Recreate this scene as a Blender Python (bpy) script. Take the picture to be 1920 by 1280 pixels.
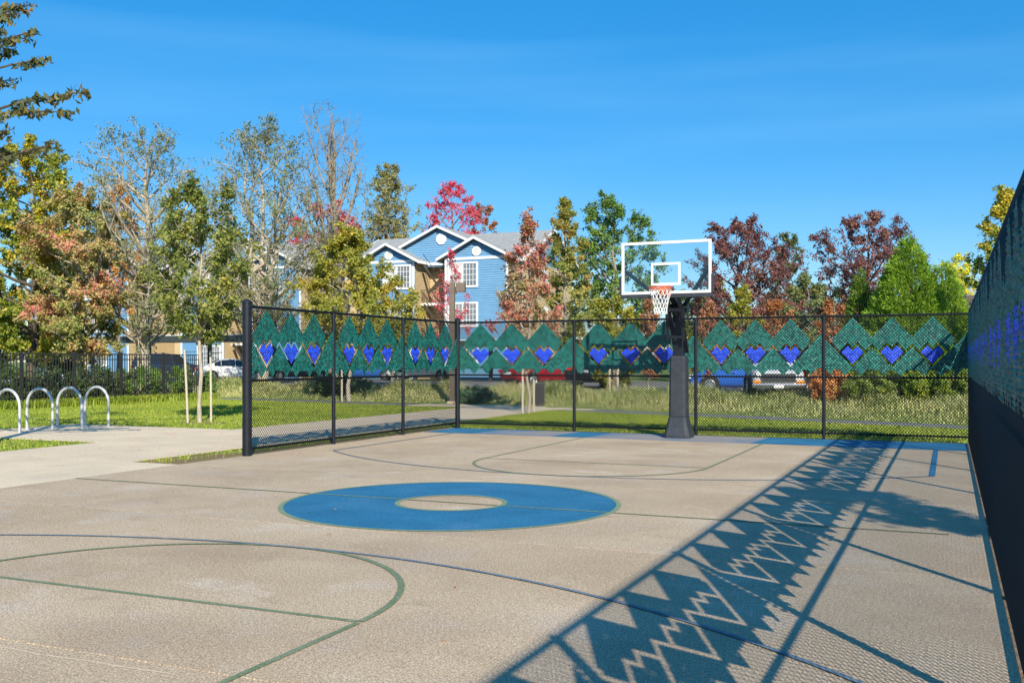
import bpy, bmesh, math, random
import numpy as np
from mathutils import Vector, Matrix

for o in list(bpy.data.objects):
    bpy.data.objects.remove(o, do_unlink=True)
scene = bpy.context.scene
COL = scene.collection
R = math.radians

# ------------------------------------------------------------------ camera
YAW = 23.79
cam_d = bpy.data.cameras.new('camera')
cam = bpy.data.objects.new('camera', cam_d)
COL.objects.link(cam)
cam.location = (0, 0, 1.6)
cam.rotation_euler = (R(90), 0, R(YAW))
cam_d.sensor_width = 36
cam_d.lens = 36 * 1860 / 1920
cam_d.shift_y = 37 / 1920
cam_d.clip_start = 0.05
cam_d.clip_end = 3000
scene.camera = cam

# ------------------------------------------------------------------ sky and sun
SUN_EL = 31.0
SUN_H = (0.592, -0.806)          # horizontal direction towards the sun
world = bpy.data.worlds.new('World')
scene.world = world
world.use_nodes = True
wn, wl = world.node_tree.nodes, world.node_tree.links
wn.clear()
w_out = wn.new('ShaderNodeOutputWorld')
w_bg = wn.new('ShaderNodeBackground')
w_sky = wn.new('ShaderNodeTexSky')
w_sky.sky_type = 'NISHITA'
w_sky.sun_disc = False
w_sky.sun_elevation = R(SUN_EL)
w_sky.sun_rotation = math.atan2(SUN_H[0], SUN_H[1])
w_sky.altitude = 0
w_sky.air_density = 1.0
w_sky.dust_density = 0.1
w_sky.ozone_density = 3.0
w_hsv = wn.new('ShaderNodeHueSaturation')
w_hsv.inputs['Saturation'].default_value = 1.45
w_hsv.inputs['Value'].default_value = 1.0
w_tc = wn.new('ShaderNodeTexCoord')
w_map = wn.new('ShaderNodeMapping')
w_map.inputs['Rotation'].default_value = (0, 0.06, R(-20))
w_map.inputs['Scale'].default_value = (1.1, 1.1, 11.0)
w_noise = wn.new('ShaderNodeTexNoise')
w_noise.inputs['Scale'].default_value = 1.6
w_noise.inputs['Detail'].default_value = 4
w_noise.inputs['Roughness'].default_value = 0.45
w_ramp = wn.new('ShaderNodeMapRange')
w_ramp.inputs['From Min'].default_value = 0.45
w_ramp.inputs['From Max'].default_value = 0.85
w_ramp.inputs['To Min'].default_value = 0.36
w_ramp.inputs['To Max'].default_value = 0.40
w_mix = wn.new('ShaderNodeMix')
w_mix.data_type = 'RGBA'
w_mix.inputs[7].default_value = (0.45, 3.1, 7.2, 1)
wl.new(w_tc.outputs['Generated'], w_map.inputs['Vector'])
wl.new(w_map.outputs['Vector'], w_noise.inputs['Vector'])
wl.new(w_noise.outputs['Fac'], w_ramp.inputs['Value'])
wl.new(w_ramp.outputs['Result'], w_mix.inputs[0])
wl.new(w_sky.outputs['Color'], w_hsv.inputs['Color'])
wl.new(w_hsv.outputs['Color'], w_mix.inputs[6])
w_r2 = wn.new('ShaderNodeMapRange')
w_r2.inputs['From Min'].default_value = 0.48
w_r2.inputs['From Max'].default_value = 0.80
w_r2.inputs['To Max'].default_value = 0.13
w_m2 = wn.new('ShaderNodeMix')
w_m2.data_type = 'RGBA'
w_m2.inputs[7].default_value = (3.2, 6.4, 8.6, 1)
wl.new(w_noise.outputs['Fac'], w_r2.inputs['Value'])
wl.new(w_r2.outputs['Result'], w_m2.inputs[0])
wl.new(w_mix.outputs[2], w_m2.inputs[6])
wl.new(w_m2.outputs[2], w_bg.inputs['Color'])
w_bg.inputs['Strength'].default_value = 0.098
wl.new(w_bg.outputs['Background'], w_out.inputs['Surface'])

sun_d = bpy.data.lights.new('sun', 'SUN')
sun_d.energy = 5.0
sun_d.angle = R(0.5)
sun_d.color = (1.0, 0.91, 0.76)
sun = bpy.data.objects.new('sun', sun_d)
COL.objects.link(sun)
ce = math.cos(R(SUN_EL))
sdir = Vector((-SUN_H[0] * ce, -SUN_H[1] * ce, -math.sin(R(SUN_EL))))
sun.rotation_euler = sdir.to_track_quat('-Z', 'Y').to_euler()
sun.location = (20, -20, 30)

scene.view_settings.view_transform = 'Standard'
scene.view_settings.look = 'None'
scene.view_settings.gamma = 1.0
scene.view_settings.use_curve_mapping = False
scene.view_settings.exposure = 0.50
scene.render.engine = 'CYCLES'
scene.cycles.max_bounces = 6
scene.cycles.transparent_max_bounces = 12

# ------------------------------------------------------------------ helpers
CT, ST = math.cos(R(YAW)), math.sin(R(YAW))
F = 1860.0

def spot(px, depth, z=0.0):
    """world point at a measured bearing and distance in front of the viewpoint"""
    xc = (px - 960) / F * depth
    return (xc * CT - depth * ST, xc * ST + depth * CT, z)

def high(py, depth):
    return 1.6 + (677 - py) / F * depth

def tag(o, label=None, cat=None, group=None, kind=None):
    if label: o['label'] = label
    if cat: o['category'] = cat
    if group: o['group'] = group
    if kind: o['kind'] = kind
    return o

def thing(name, loc, label, cat, group=None, rz=0.0):
    o = bpy.data.objects.new(name, None)
    o.empty_display_size = 0.2
    COL.objects.link(o)
    o.location = loc
    o.rotation_euler = (0, 0, rz)
    return tag(o, label, cat, group)

def link(name, me, mat=None, parent=None):
    o = bpy.data.objects.new(name, me)
    COL.objects.link(o)
    if mat is not None:
        me.materials.clear()
        me.materials.append(mat)
    if parent is not None:
        o.parent = parent
    return o

def np_mesh(name, V, faces_n, idx, smooth=False):
    """V (n,3); faces_n = corner count of every face (constant); idx (m,faces_n)"""
    me = bpy.data.meshes.new(name)
    V = np.asarray(V, dtype=np.float32)
    idx = np.asarray(idx, dtype=np.int32)
    me.vertices.add(len(V))
    me.vertices.foreach_set('co', V.ravel())
    m = len(idx)
    me.loops.add(m * faces_n)
    me.loops.foreach_set('vertex_index', idx.ravel())
    me.polygons.add(m)
    me.polygons.foreach_set('loop_start', np.arange(0, m * faces_n, faces_n, dtype=np.int32))
    me.polygons.foreach_set('loop_total', np.full(m, faces_n, dtype=np.int32))
    if smooth:
        me.polygons.foreach_set('use_smooth', np.ones(m, dtype=bool))
    me.update(calc_edges=True)
    return me

class MB:
    """collects simple solids in the coordinates of the thing they belong to"""
    def __init__(s):
        s.v = []; s.f = []
    def add(s, vs, fs):
        n = len(s.v)
        s.v.extend([tuple(p) for p in vs])
        s.f.extend([tuple(i + n for i in f) for f in fs])
        return s
    def box(s, x0, x1, y0, y1, z0, z1, rot=None, piv=(0, 0, 0)):
        vs = [(x, y, z) for z in (z0, z1) for y in (y0, y1) for x in (x0, x1)]
        if rot is not None:
            p = Vector(piv)
            vs = [tuple(rot @ (Vector(q) - p) + p) for q in vs]
        return s.add(vs, [(0, 2, 3, 1), (4, 5, 7, 6), (0, 1, 5, 4), (2, 6, 7, 3), (0, 4, 6, 2), (1, 3, 7, 5)])
    def bar(s, p0, p1, w, h=None, up=(0, 0, 1)):
        h = h or w
        p0, p1 = Vector(p0), Vector(p1)
        d = (p1 - p0).normalized()
        u = Vector(up)
        if abs(d.dot(u)) > 0.98: u = Vector((0, 1, 0))
        a = d.cross(u).normalized() * (w / 2)
        b = a.cross(d).normalized() * (h / 2)
        vs = [p + i * a + j * b for p in (p0, p1) for i, j in ((-1, -1), (1, -1), (1, 1), (-1, 1))]
        return s.add(vs, [(0, 1, 2, 3), (7, 6, 5, 4), (0, 4, 5, 1), (1, 5, 6, 2), (2, 6, 7, 3), (3, 7, 4, 0)])
    def tube(s, pts, rad, n=8, cap=True, closed=False):
        pts = [Vector(p) for p in pts]
        m = len(pts)
        if not hasattr(rad, '__len__'): rad = [rad] * m
        vs = []; fs = []
        prev = None
        for i, p in enumerate(pts):
            if closed: d = pts[(i + 1) % m] - pts[i - 1]
            else: d = pts[min(i + 1, m - 1)] - pts[max(i - 1, 0)]
            d.normalize()
            if prev is None:
                u = Vector((0, 0, 1)) if abs(d.z) < 0.9 else Vector((1, 0, 0))
                a = d.cross(u).normalized()
            else:
                a = (prev - d * prev.dot(d)).normalized()
            prev = a
            b = d.cross(a)
            for k in range(n):
                t = 2 * math.pi * k / n
                vs.append(p + (a * math.cos(t) + b * math.sin(t)) * rad[i])
        for i in range(m if closed else m - 1):
            j = (i + 1) % m
            for k in range(n):
                k2 = (k + 1) % n
                fs.append((i * n + k, i * n + k2, j * n + k2, j * n + k))
        if cap and not closed:
            fs.append(tuple(range(n))[::-1])
            fs.append(tuple((m - 1) * n + k for k in range(n)))
        return s.add(vs, fs)
    def prism(s, poly, axis, a0, a1):
        """polygon (2D list) extruded along axis 'x','y','z' from a0 to a1"""
        def P(q, a):
            if axis == 'y': return (q[0], a, q[1])
            if axis == 'x': return (a, q[0], q[1])
            return (q[0], q[1], a)
        n = len(poly)
        vs = [P(q, a0) for q in poly] + [P(q, a1) for q in poly]
        fs = [tuple(range(n))[::-1], tuple(range(n, 2 * n))]
        for i in range(n):
            j = (i + 1) % n
            fs.append((i, j, n + j, n + i))
        return s.add(vs, fs)
    def lathe(s, prof, c=(0, 0, 0), n=16, axis='z'):
        vs = []; fs = []
        for r, z in prof:
            for k in range(n):
                t = 2 * math.pi * k / n
                q = (r * math.cos(t), r * math.sin(t), z)
                if axis == 'y': q = (q[0], q[2], q[1])
                if axis == 'x': q = (q[2], q[0], q[1])
                vs.append((c[0] + q[0], c[1] + q[1], c[2] + q[2]))
        m = len(prof)
        for i in range(m - 1):
            for k in range(n):
                k2 = (k + 1) % n
                fs.append((i * n + k, i * n + k2, (i + 1) * n + k2, (i + 1) * n + k))
        fs.append(tuple(range(n))[::-1])
        fs.append(tuple((m - 1) * n + k for k in range(n)))
        return s.add(vs, fs)
    def mesh(s, name, smooth=False, bevel=0.0, recalc=True):
        me = bpy.data.meshes.new(name)
        me.from_pydata(s.v, [], s.f)
        if bevel or recalc:
            bm = bmesh.new(); bm.from_mesh(me)
            if bevel:
                bmesh.ops.bevel(bm, geom=list(bm.edges), offset=bevel, segments=2, affect='EDGES', profile=0.6)
            bmesh.ops.recalc_face_normals(bm, faces=bm.faces)
            bm.to_mesh(me); bm.free()
        if smooth:
            me.polygons.foreach_set('use_smooth', [True] * len(me.polygons))
        me.update()
        return me
    def build(s, name, mat, parent=None, smooth=False, bevel=0.0, at=None):
        o = link(name, s.mesh(name, smooth, bevel), mat, parent)
        if at is not None: o.location = at
        if smooth:
            try:
                md = o.modifiers.new('edges', 'EDGE_SPLIT'); md.split_angle = R(40)
            except Exception:
                pass
        return o

def copy_tree(o, parent=None):
    c = o.copy(); COL.objects.link(c); c.parent = parent
    for ch in list(o.children):
        copy_tree(ch, c)
    return c

# ------------------------------------------------------------------ materials
MATS = {}
def mat(name, c, rough=0.6, c2=None, scale=8.0, detail=5.0, lo=0.35, hi=0.65, metal=0.0, bump=0.0,
        bscale=None, spec=0.5, coat=0.0, island=None, stretch=None, fine=None, stains=()):
    m = bpy.data.materials.new(name)
    m.use_nodes = True
    nt = m.node_tree; n = nt.nodes; l = nt.links
    b = n['Principled BSDF']
    b.inputs['Roughness'].default_value = rough
    b.inputs['Metallic'].default_value = metal
    b.inputs['Specular IOR Level'].default_value = spec
    b.inputs['Coat Weight'].default_value = coat
    b.inputs['Base Color'].default_value = (*c, 1)
    tc = n.new('ShaderNodeTexCoord')
    vec = tc.outputs['Object']
    if stretch:
        mp = n.new('ShaderNodeMapping'); mp.inputs['Scale'].default_value = stretch
        l.new(vec, mp.inputs['Vector']); vec = mp.outputs['Vector']
    col = None
    if c2 is not None:
        no = n.new('ShaderNodeTexNoise')
        no.inputs['Scale'].default_value = scale; no.inputs['Detail'].default_value = detail
        no.inputs['Roughness'].default_value = 0.6
        l.new(vec, no.inputs['Vector'])
        mr = n.new('ShaderNodeMapRange')
        mr.inputs['From Min'].default_value = lo; mr.inputs['From Max'].default_value = hi
        l.new(no.outputs['Fac'], mr.inputs['Value'])
        mx = n.new('ShaderNodeMix'); mx.data_type = 'RGBA'
        mx.inputs[6].default_value = (*c, 1); mx.inputs[7].default_value = (*c2, 1)
        l.new(mr.outputs['Result'], mx.inputs[0])
        col = mx.outputs[2]
    for (sc_, scale_, lo_, hi_, amt_) in stains:      # marks with a colour of their own
        sn = n.new('ShaderNodeTexNoise'); sn.inputs['Scale'].default_value = scale_; sn.inputs['Detail'].default_value = 7
        sn.inputs['Roughness'].default_value = 0.65
        l.new(vec, sn.inputs['Vector'])
        sr = n.new('ShaderNodeMapRange'); sr.inputs['From Min'].default_value = lo_; sr.inputs['From Max'].default_value = hi_
        sr.inputs['To Max'].default_value = amt_
        l.new(sn.outputs['Fac'], sr.inputs['Value'])
        sm = n.new('ShaderNodeMix'); sm.data_type = 'RGBA'; sm.inputs[7].default_value = (*sc_, 1)
        if col is not None: l.new(col, sm.inputs[6])
        else: sm.inputs[6].default_value = (*c, 1)
        l.new(sr.outputs['Result'], sm.inputs[0])
        col = sm.outputs[2]
    if fine is not None and not isinstance(fine, list): fine = [fine]
    for fs_, fa_ in (fine or []):            # (scale, strength) grain multiplied over the colour
        fn = n.new('ShaderNodeTexNoise')
        fn.inputs['Scale'].default_value = fs_; fn.inputs['Detail'].default_value = 2
        l.new(tc.outputs['Object'], fn.inputs['Vector'])
        fr = n.new('ShaderNodeMapRange')
        fr.inputs['From Min'].default_value = 0.32; fr.inputs['From Max'].default_value = 0.68
        fr.inputs['To Min'].default_value = 1 - fa_; fr.inputs['To Max'].default_value = 1 + fa_
        l.new(fn.outputs['Fac'], fr.inputs['Value'])
        mm = n.new('ShaderNodeMix'); mm.data_type = 'RGBA'; mm.blend_type = 'MULTIPLY'
        mm.inputs[0].default_value = 1.0
        if col is not None: l.new(col, mm.inputs[6])
        else: mm.inputs[6].default_value = (*c, 1)
        l.new(fr.outputs['Result'], mm.inputs[7])
        col = mm.outputs[2]
    if island:
        g = n.new('ShaderNodeNewGeometry')
        hs = n.new('ShaderNodeHueSaturation')
        mr2 = n.new('ShaderNodeMapRange')
        mr2.inputs['To Min'].default_value = 1 - island; mr2.inputs['To Max'].default_value = 1 + island
        l.new(g.outputs['Random Per Island'], mr2.inputs['Value'])
        l.new(mr2.outputs['Result'], hs.inputs['Value'])
        if col is not None: l.new(col, hs.inputs['Color'])
        else: hs.inputs['Color'].default_value = (*c, 1)
        col = hs.outputs['Color']
    if col is not None:
        l.new(col, b.inputs['Base Color'])
    if bump:
        bn = n.new('ShaderNodeTexNoise')
        bn.inputs['Scale'].default_value = bscale or scale * 3; bn.inputs['Detail'].default_value = 4
        l.new(vec, bn.inputs['Vector'])
        bp = n.new('ShaderNodeBump'); bp.inputs['Strength'].default_value = bump
        bp.inputs['Distance'].default_value = 0.02
        l.new(bn.outputs['Fac'], bp.inputs['Height'])
        l.new(bp.outputs['Normal'], b.inputs['Normal'])
    MATS[name] = m
    return m

def leaf_mat(name, pal, trans=0.35, clump=0.45, cscale=0.7, rough=0.55):
    """pal: list of (position, colour); leaf colour varies leaf by leaf and by clump"""
    m = bpy.data.materials.new(name)
    m.use_nodes = True
    nt = m.node_tree; n = nt.nodes; l = nt.links
    n.clear()
    out = n.new('ShaderNodeOutputMaterial')
    g = n.new('ShaderNodeNewGeometry')
    tc = n.new('ShaderNodeTexCoord')
    no = n.new('ShaderNodeTexNoise'); no.inputs['Scale'].default_value = cscale; no.inputs['Detail'].default_value = 2
    l.new(tc.outputs['Object'], no.inputs['Vector'])
    mr = n.new('ShaderNodeMapRange'); mr.inputs['From Min'].default_value = 0.3; mr.inputs['From Max'].default_value = 0.7
    l.new(no.outputs['Fac'], mr.inputs['Value'])
    mx = n.new('ShaderNodeMix'); mx.data_type = 'FLOAT'; mx.inputs[0].default_value = clump
    l.new(g.outputs['Random Per Island'], mx.inputs[2]); l.new(mr.outputs['Result'], mx.inputs[3])
    cr = n.new('ShaderNodeValToRGB')
    el = cr.color_ramp.elements
    while len(el) < len(pal): el.new(0.5)
    for e, (p, c) in zip(el, pal):
        e.position = p; e.color = (*[min(q * 1.18, .85) for q in c], 1)
    l.new(mx.outputs[0], cr.inputs['Fac'])
    d = n.new('ShaderNodeBsdfPrincipled'); d.inputs['Roughness'].default_value = rough
    d.inputs['Specular IOR Level'].default_value = 0.35
    t = n.new('ShaderNodeBsdfTranslucent')
    s = n.new('ShaderNodeMixShader'); s.inputs[0].default_value = trans
    l.new(cr.outputs['Color'], d.inputs['Base Color']); l.new(cr.outputs['Color'], t.inputs['Color'])
    l.new(d.outputs[0], s.inputs[1]); l.new(t.outputs[0], s.inputs[2])
    l.new(s.outputs[0], out.inputs['Surface'])
    MATS[name] = m
    return m

M = {}
M['concrete'] = mat('court_concrete', (0.385, 0.285, 0.180), 0.92, (0.495, 0.385, 0.260), scale=0.45, detail=9, lo=0.32, hi=0.68,
                    stains=[((0.62, 0.53, 0.42), 1.1, 0.52, 0.74, 0.9), ((0.24, 0.165, 0.105), 0.55, 0.50, 0.76, 0.75), ((0.25, 0.18, 0.12), 2.6, 0.58, 0.78, 0.55), ((0.17, 0.13, 0.10), 11.0, 0.66, 0.74, 0.6)],
                    fine=[(31, 0.14), (83, 0.48), (220, 0.6)])
M['pale_concrete'] = mat('pale_concrete', (0.68, 0.555, 0.385), 0.92, (0.55, 0.45, 0.32), scale=0.6, detail=8, lo=0.35, hi=0.7,
                    stains=[((0.36, 0.31, 0.24), 1.1, 0.58, 0.8, 0.5)], fine=[(30, 0.12), (90, 0.2)])
M['joint'] = mat('joint_filler', (0.13, 0.115, 0.10), 0.95)
M['asphalt'] = mat('asphalt', (0.16, 0.155, 0.16), 0.9, (0.21, 0.205, 0.205), scale=3, fine=(120, 0.25), bump=0.3, bscale=150)
M['soil'] = mat('soil', (0.13, 0.085, 0.05), 0.95, (0.22, 0.16, 0.10), scale=9, fine=(60, 0.4), bump=0.8, bscale=40)
M['moss'] = mat('mossy_soil', (0.21, 0.13, 0.065), 0.95, (0.17, 0.15, 0.04), scale=2.2, fine=(60, 0.4), bump=0.8, bscale=50)
M['turf'] = mat('turf', (0.10, 0.16, 0.018), 0.95, (0.20, 0.24, 0.035), scale=0.9, detail=8, fine=(45, 0.45), bump=0.8, bscale=60)
M['paint_blue'] = mat('blue_court_paint', (0.006, 0.12, 0.235), 0.8, (0.012, 0.15, 0.285), scale=1.4, detail=8, fine=[(30, 0.2), (85, 0.35)], stains=[((0.05, 0.19, 0.33), 1.0, 0.5, 0.75, 0.7), ((0.30, 0.28, 0.24), 16.0, 0.66, 0.74, 0.6)])
M['paint_blue_worn'] = mat('worn_blue_paint', (0.25, 0.235, 0.22), 0.85, (0.05, 0.16, 0.29), scale=0.6, detail=6, lo=0.42, hi=0.66, fine=(110, 0.2))
M['paint_navy'] = mat('thin_blue_line_paint', (0.085, 0.15, 0.215), 0.8, (0.15, 0.20, 0.24), scale=5, fine=[(85, 0.3)], stains=[((0.42, 0.35, 0.26), 7.0, 0.60, 0.72, 0.75)])
M['paint_green'] = mat('green_line_paint', (0.12, 0.175, 0.085), 0.8, (0.18, 0.22, 0.13), scale=5, fine=[(85, 0.3)], stains=[((0.42, 0.35, 0.26), 7.0, 0.60, 0.72, 0.75)])
M['paint_green_pale'] = mat('pale_green_paint', (0.16, 0.24, 0.13), 0.75, (0.2, 0.27, 0.16), scale=5, fine=[(85, 0.3)], stains=[((0.42, 0.35, 0.26), 7.0, 0.60, 0.72, 0.75)])
M['vinyl'] = mat('black_vinyl', (0.004, 0.005, 0.007), 0.45, (0.007, 0.009, 0.012), scale=6, spec=0.22)
M['post'] = mat('black_post_paint', (0.005, 0.007, 0.012), 0.42, (0.010, 0.013, 0.020), scale=7, spec=0.4, bump=0.05)
M['insert_green'] = mat('green_plastic', (0.006, 0.105, 0.088), 0.36, (0.010, 0.145, 0.12), scale=1.5, island=0.5, spec=0.6)
M['insert_blue'] = mat('blue_plastic', (0.012, 0.055, 0.62), 0.36, (0.018, 0.075, 0.75), scale=1.5, island=0.4, spec=0.6)
M['galv'] = mat('galvanised_steel', (0.46, 0.48, 0.49), 0.5, (0.60, 0.61, 0.61), scale=10, metal=0.35, bump=0.05)
M['iron'] = mat('black_iron', (0.02, 0.02, 0.022), 0.5, (0.035, 0.033, 0.033), scale=10)
M['wood_stake'] = mat('weathered_wood', (0.44, 0.37, 0.28), 0.85, (0.58, 0.51, 0.42), scale=6, stretch=(6, 6, 0.6), bump=0.3)
M['bark'] = mat('grey_bark', (0.20, 0.165, 0.125), 0.9, (0.33, 0.29, 0.23), scale=7, stretch=(3, 3, 0.7), bump=0.9, bscale=18)
M['bark_pale'] = mat('pale_bark', (0.33, 0.28, 0.21), 0.9, (0.46, 0.41, 0.33), scale=6, stretch=(3, 3, 0.7), bump=0.7, bscale=18)
M['bark_dark'] = mat('dark_bark', (0.07, 0.055, 0.042), 0.9, (0.13, 0.105, 0.08), scale=7, stretch=(3, 3, 0.7), bump=0.9, bscale=18)
M['white'] = mat('white_paint', (0.80, 0.80, 0.79), 0.45, (0.72, 0.72, 0.71), scale=5)
M['pad'] = mat('dark_vinyl_pad', (0.020, 0.025, 0.034), 0.55, (0.032, 0.038, 0.050), scale=9, bump=0.15, bscale=30)
M['orange'] = mat('orange_enamel', (0.62, 0.12, 0.03), 0.4, (0.5, 0.09, 0.02), scale=14)
M['net'] = mat('white_net_cord', (0.80, 0.80, 0.78), 0.8)
M['tyre'] = mat('tyre_rubber', (0.018, 0.018, 0.018), 0.8, (0.03, 0.03, 0.03), scale=20)
M['alloy'] = mat('alloy_wheel', (0.55, 0.56, 0.58), 0.3, metal=0.8)
M['glass_dark'] = mat('tinted_glass', (0.015, 0.02, 0.026), 0.06, spec=0.8)
M['chrome'] = mat('chrome', (0.7, 0.7, 0.72), 0.2, metal=1.0)
M['black_trim'] = mat('black_trim', (0.02, 0.02, 0.02), 0.5)
M['lamp_red'] = mat('red_lens', (0.45, 0.012, 0.012), 0.15, spec=0.7)
M['lamp_white'] = mat('clear_lens', (0.65, 0.67, 0.70), 0.12, spec=0.8)
M['lamp_amber'] = mat('amber_lens', (0.75, 0.26, 0.02), 0.15, spec=0.7)

gm = bpy.data.materials.new('clear_backboard'); gm.use_nodes = True
_n, _l = gm.node_tree.nodes, gm.node_tree.links
_n.clear()
_o = _n.new('ShaderNodeOutputMaterial'); _t = _n.new('ShaderNodeBsdfTransparent'); _g = _n.new('ShaderNodeBsdfGlossy')
_t.inputs['Color'].default_value = (0.93, 0.96, 0.96, 1); _g.inputs['Roughness'].default_value = 0.03
_m = _n.new('ShaderNodeMixShader')
_m.inputs[0].default_value = 0.045; _l.new(_t.outputs[0], _m.inputs[1]); _l.new(_g.outputs[0], _m.inputs[2]); _l.new(_m.outputs[0], _o.inputs[0])
M['clear'] = gm

# ------------------------------------------------------------------ ground, paths, court
PATH_X = np.array([-140, -60, -45, -26.4, -16, -10.9, -7.2, 0.4, 8, 20, 120.0])
PATH_Y = np.array([40, 38, 36.5, 34.1, 32.1, 30.9, 29.8, 26.9, 24.0, 20.0, 16.0])
def path_y(x):
    return np.interp(x, PATH_X, PATH_Y)
def sstep(a, b, t):
    t = np.clip((t - a) / (b - a), 0, 1)
    return t * t * (3 - 2 * t)
BASE = -0.035
def ground_z(x, y):
    t = np.asarray(y) - path_y(x)
    return BASE + 0.335 * sstep(0.9, 4.6, t)

gx = np.concatenate([[-900, -500, -300, -200, -150], np.arange(-120, 60.1, 1.5), [90, 150, 250, 500, 900]])
gy = np.concatenate([[-700, -300, -120, -60], np.arange(-30, 120.1, 1.5), [150, 200, 300, 500, 900, 1400]])
GX, GY = np.meshgrid(gx, gy)
GZ = ground_z(GX, GY)
V = np.stack([GX.ravel(), GY.ravel(), GZ.ravel()], 1)
nx = len(gx)
ii, jj = np.meshgrid(np.arange(nx - 1), np.arange(len(gy) - 1))
a = (jj * nx + ii).ravel()
ground = link('ground', np_mesh('ground', V, 4, np.stack([a, a + 1, a + nx + 1, a + nx], 1), True), M['turf'])
tag(ground, 'rough green lawn and earth around the court', kind='structure')

def slab_run(name, label, x0, x1, ys, top, material, thick=0.10, gap=0.008):
    base = MB().box(x0, x1, ys[0], ys[-1], top - thick - 0.05, top - 0.012).build(name, M['joint'])
    tag(base, label, kind='structure')
    cache = {}
    for a, b in zip(ys[:-1], ys[1:]):
        L = round(b - a, 3)
        if L not in cache:
            mb = MB().box(x0, x1, gap / 2, L - gap / 2, -thick, 0)
            cache[L] = mb.mesh('slab', bevel=0.004)
            cache[L].materials.append(material)
        o = bpy.data.objects.new('slab', cache[L]); COL.objects.link(o)
        o.parent = base; o.location = (0, a, top)
    return base

court = slab_run('court', 'tan concrete basketball court with painted lines', -10.95, 0.33,
                 [-6, -4, 0, 4.05, 8.05, 12.05, 16.05, 20.05, 21.22], 0.0, M['concrete'])
path = slab_run('concrete_path', 'pale concrete path beside the court', -15.5, -12.05,
                [-9, -6, -3, 0, 3, 6, 9, 12.1, 15.0, 18.0, 21.0, 24.0, 27.0, 30.0, 33.2], -0.010, M['pale_concrete'])
link_pad = slab_run('path_apron', 'pale concrete apron joining path and court', -12.045, -10.955, [-9, -4, 0, 4, 8, 12.1], -0.011, M['pale_concrete'])
rack_pad = slab_run('bike_rack_pad', 'concrete pad under the bike racks', -20.6, -15.505, [14.8, 16.9, 18.8], -0.012, M['pale_concrete'])
plaza = slab_run('path_corner', 'pale concrete at the path junction', -12.04, -10.9, [31.2, 33.2], -0.013, M['pale_concrete'])
plaza2 = slab_run('path_corner', 'pale concrete at the path junction', -18.2, -15.51, [31.6, 33.2], -0.013, M['pale_concrete'])

def ribbon(name, xs, w, zoff, material, label):
    xs = np.array(xs)
    ys = path_y(xs)
    Vt = []
    for x, y in zip(xs, ys):
        z = max(float(ground_z(x, y)), BASE) + zoff
        Vt.append((x, y - w / 2, z)); Vt.append((x, y + w / 2, z))
    idx = [(2 * i, 2 * i + 2, 2 * i + 3, 2 * i + 1) for i in range(len(xs) - 1)]
    return tag(link(name, np_mesh(name, Vt, 4, idx), material), label, kind='structure')
ribbon('asphalt_path', np.arange(-60, 21, 2.0), 1.5, 0.012, M['asphalt'], 'narrow grey asphalt path crossing the lawn')

def sheet(name, poly, z, material, label=None, parent=None, kind='structure'):
    me = bpy.data.meshes.new(name)
    me.from_pydata([(p[0], p[1], z) for p in poly], [], [tuple(range(len(poly)))])
    o = link(name, me, material, parent)
    if parent is None: tag(o, label, kind=kind)
    return o
lot_near = [(x, float(path_y(x)) + 5.2) for x in (-75, -60, -45, -26.4, -16, -10.9, -7.2, 0.4, 8, 20, 40)]
sheet('parking_lot', lot_near + [(40, 61), (-75, 61)], 0.312, M['asphalt'], 'asphalt parking lot in front of the apartments')
# soil strip under the side fence and along the back fence
sheet('soil_strip', [(-12.04, 12.11), (-10.96, 12.11), (-10.96, 21.75), (-11.45, 21.75), (-11.55, 14.3), (-12.04, 13.6)], -0.022, M['moss'], 'mossy bare soil beside the fence')
sheet('soil_strip', [(-10.955, 21.23), (0.6, 21.23), (0.6, 21.72), (-10.955, 21.72)], -0.024, M['moss'], 'mossy bare soil under the back fence')
sheet('soil_strip', [(0.335, -8), (0.9, -8), (0.9, 21.2), (0.335, 21.2)], -0.02, M['soil'], 'gravelly soil under the side fence')

# painted markings, each a part of the court
CX, CY = -5.16, 10.0
def line_strip(name, pts, w, z, material, closed=False):
    pts = [Vector((p[0], p[1], 0)) for p in pts]
    n = len(pts); Vt = []; idx = []
    for i, p in enumerate(pts):
        if closed: d = pts[(i + 1) % n] - pts[i - 1]
        else: d = pts[min(i + 1, n - 1)] - pts[max(i - 1, 0)]
        d.normalize()
        q = Vector((-d.y, d.x, 0)) * (w / 2)
        Vt.append((*(p + q).xy, z)); Vt.append((*(p - q).xy, z))
    for i in range(n if closed else n - 1):
        j = (i + 1) % n
        idx.append((2 * i, 2 * j, 2 * j + 1, 2 * i + 1))
    o = link(name, np_mesh(name, Vt, 4, idx), material, court)
    return o
def arc(cx, cy, r, a0, a1, n=64):
    return [(cx + r * math.cos(R(a0 + (a1 - a0) * i / n)), cy + r * math.sin(R(a0 + (a1 - a0) * i / n))) for i in range(n + 1)]
ring = line_strip('centre_ring', arc(CX, CY, 1.245, 0, 360, 96)[:-1], 1.23, 0.0020, M['paint_blue'], True)
line_strip('circle_line', arc(CX, CY, 1.885, 0, 360, 96)[:-1], 0.055, 0.0045, M['paint_green_pale'], True)
line_strip('circle_line', arc(CX, CY, 0.61, 0, 360, 64)[:-1], 0.055, 0.0045, M['paint_green_pale'], True)
for xa, xb, m_ in ((-10.93, CX - 1.92, 'paint_green'), (CX - 1.85, CX - .645, 'paint_green_pale'), (CX - .58, CX + .58, 'paint_green'), (CX + .645, CX + 1.85, 'paint_green_pale'), (CX + 1.92, 0.0, 'paint_green')):
    line_strip('centre_line', [(xa, CY), (xb, CY)], 0.038, 0.0060, M[m_])
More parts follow.
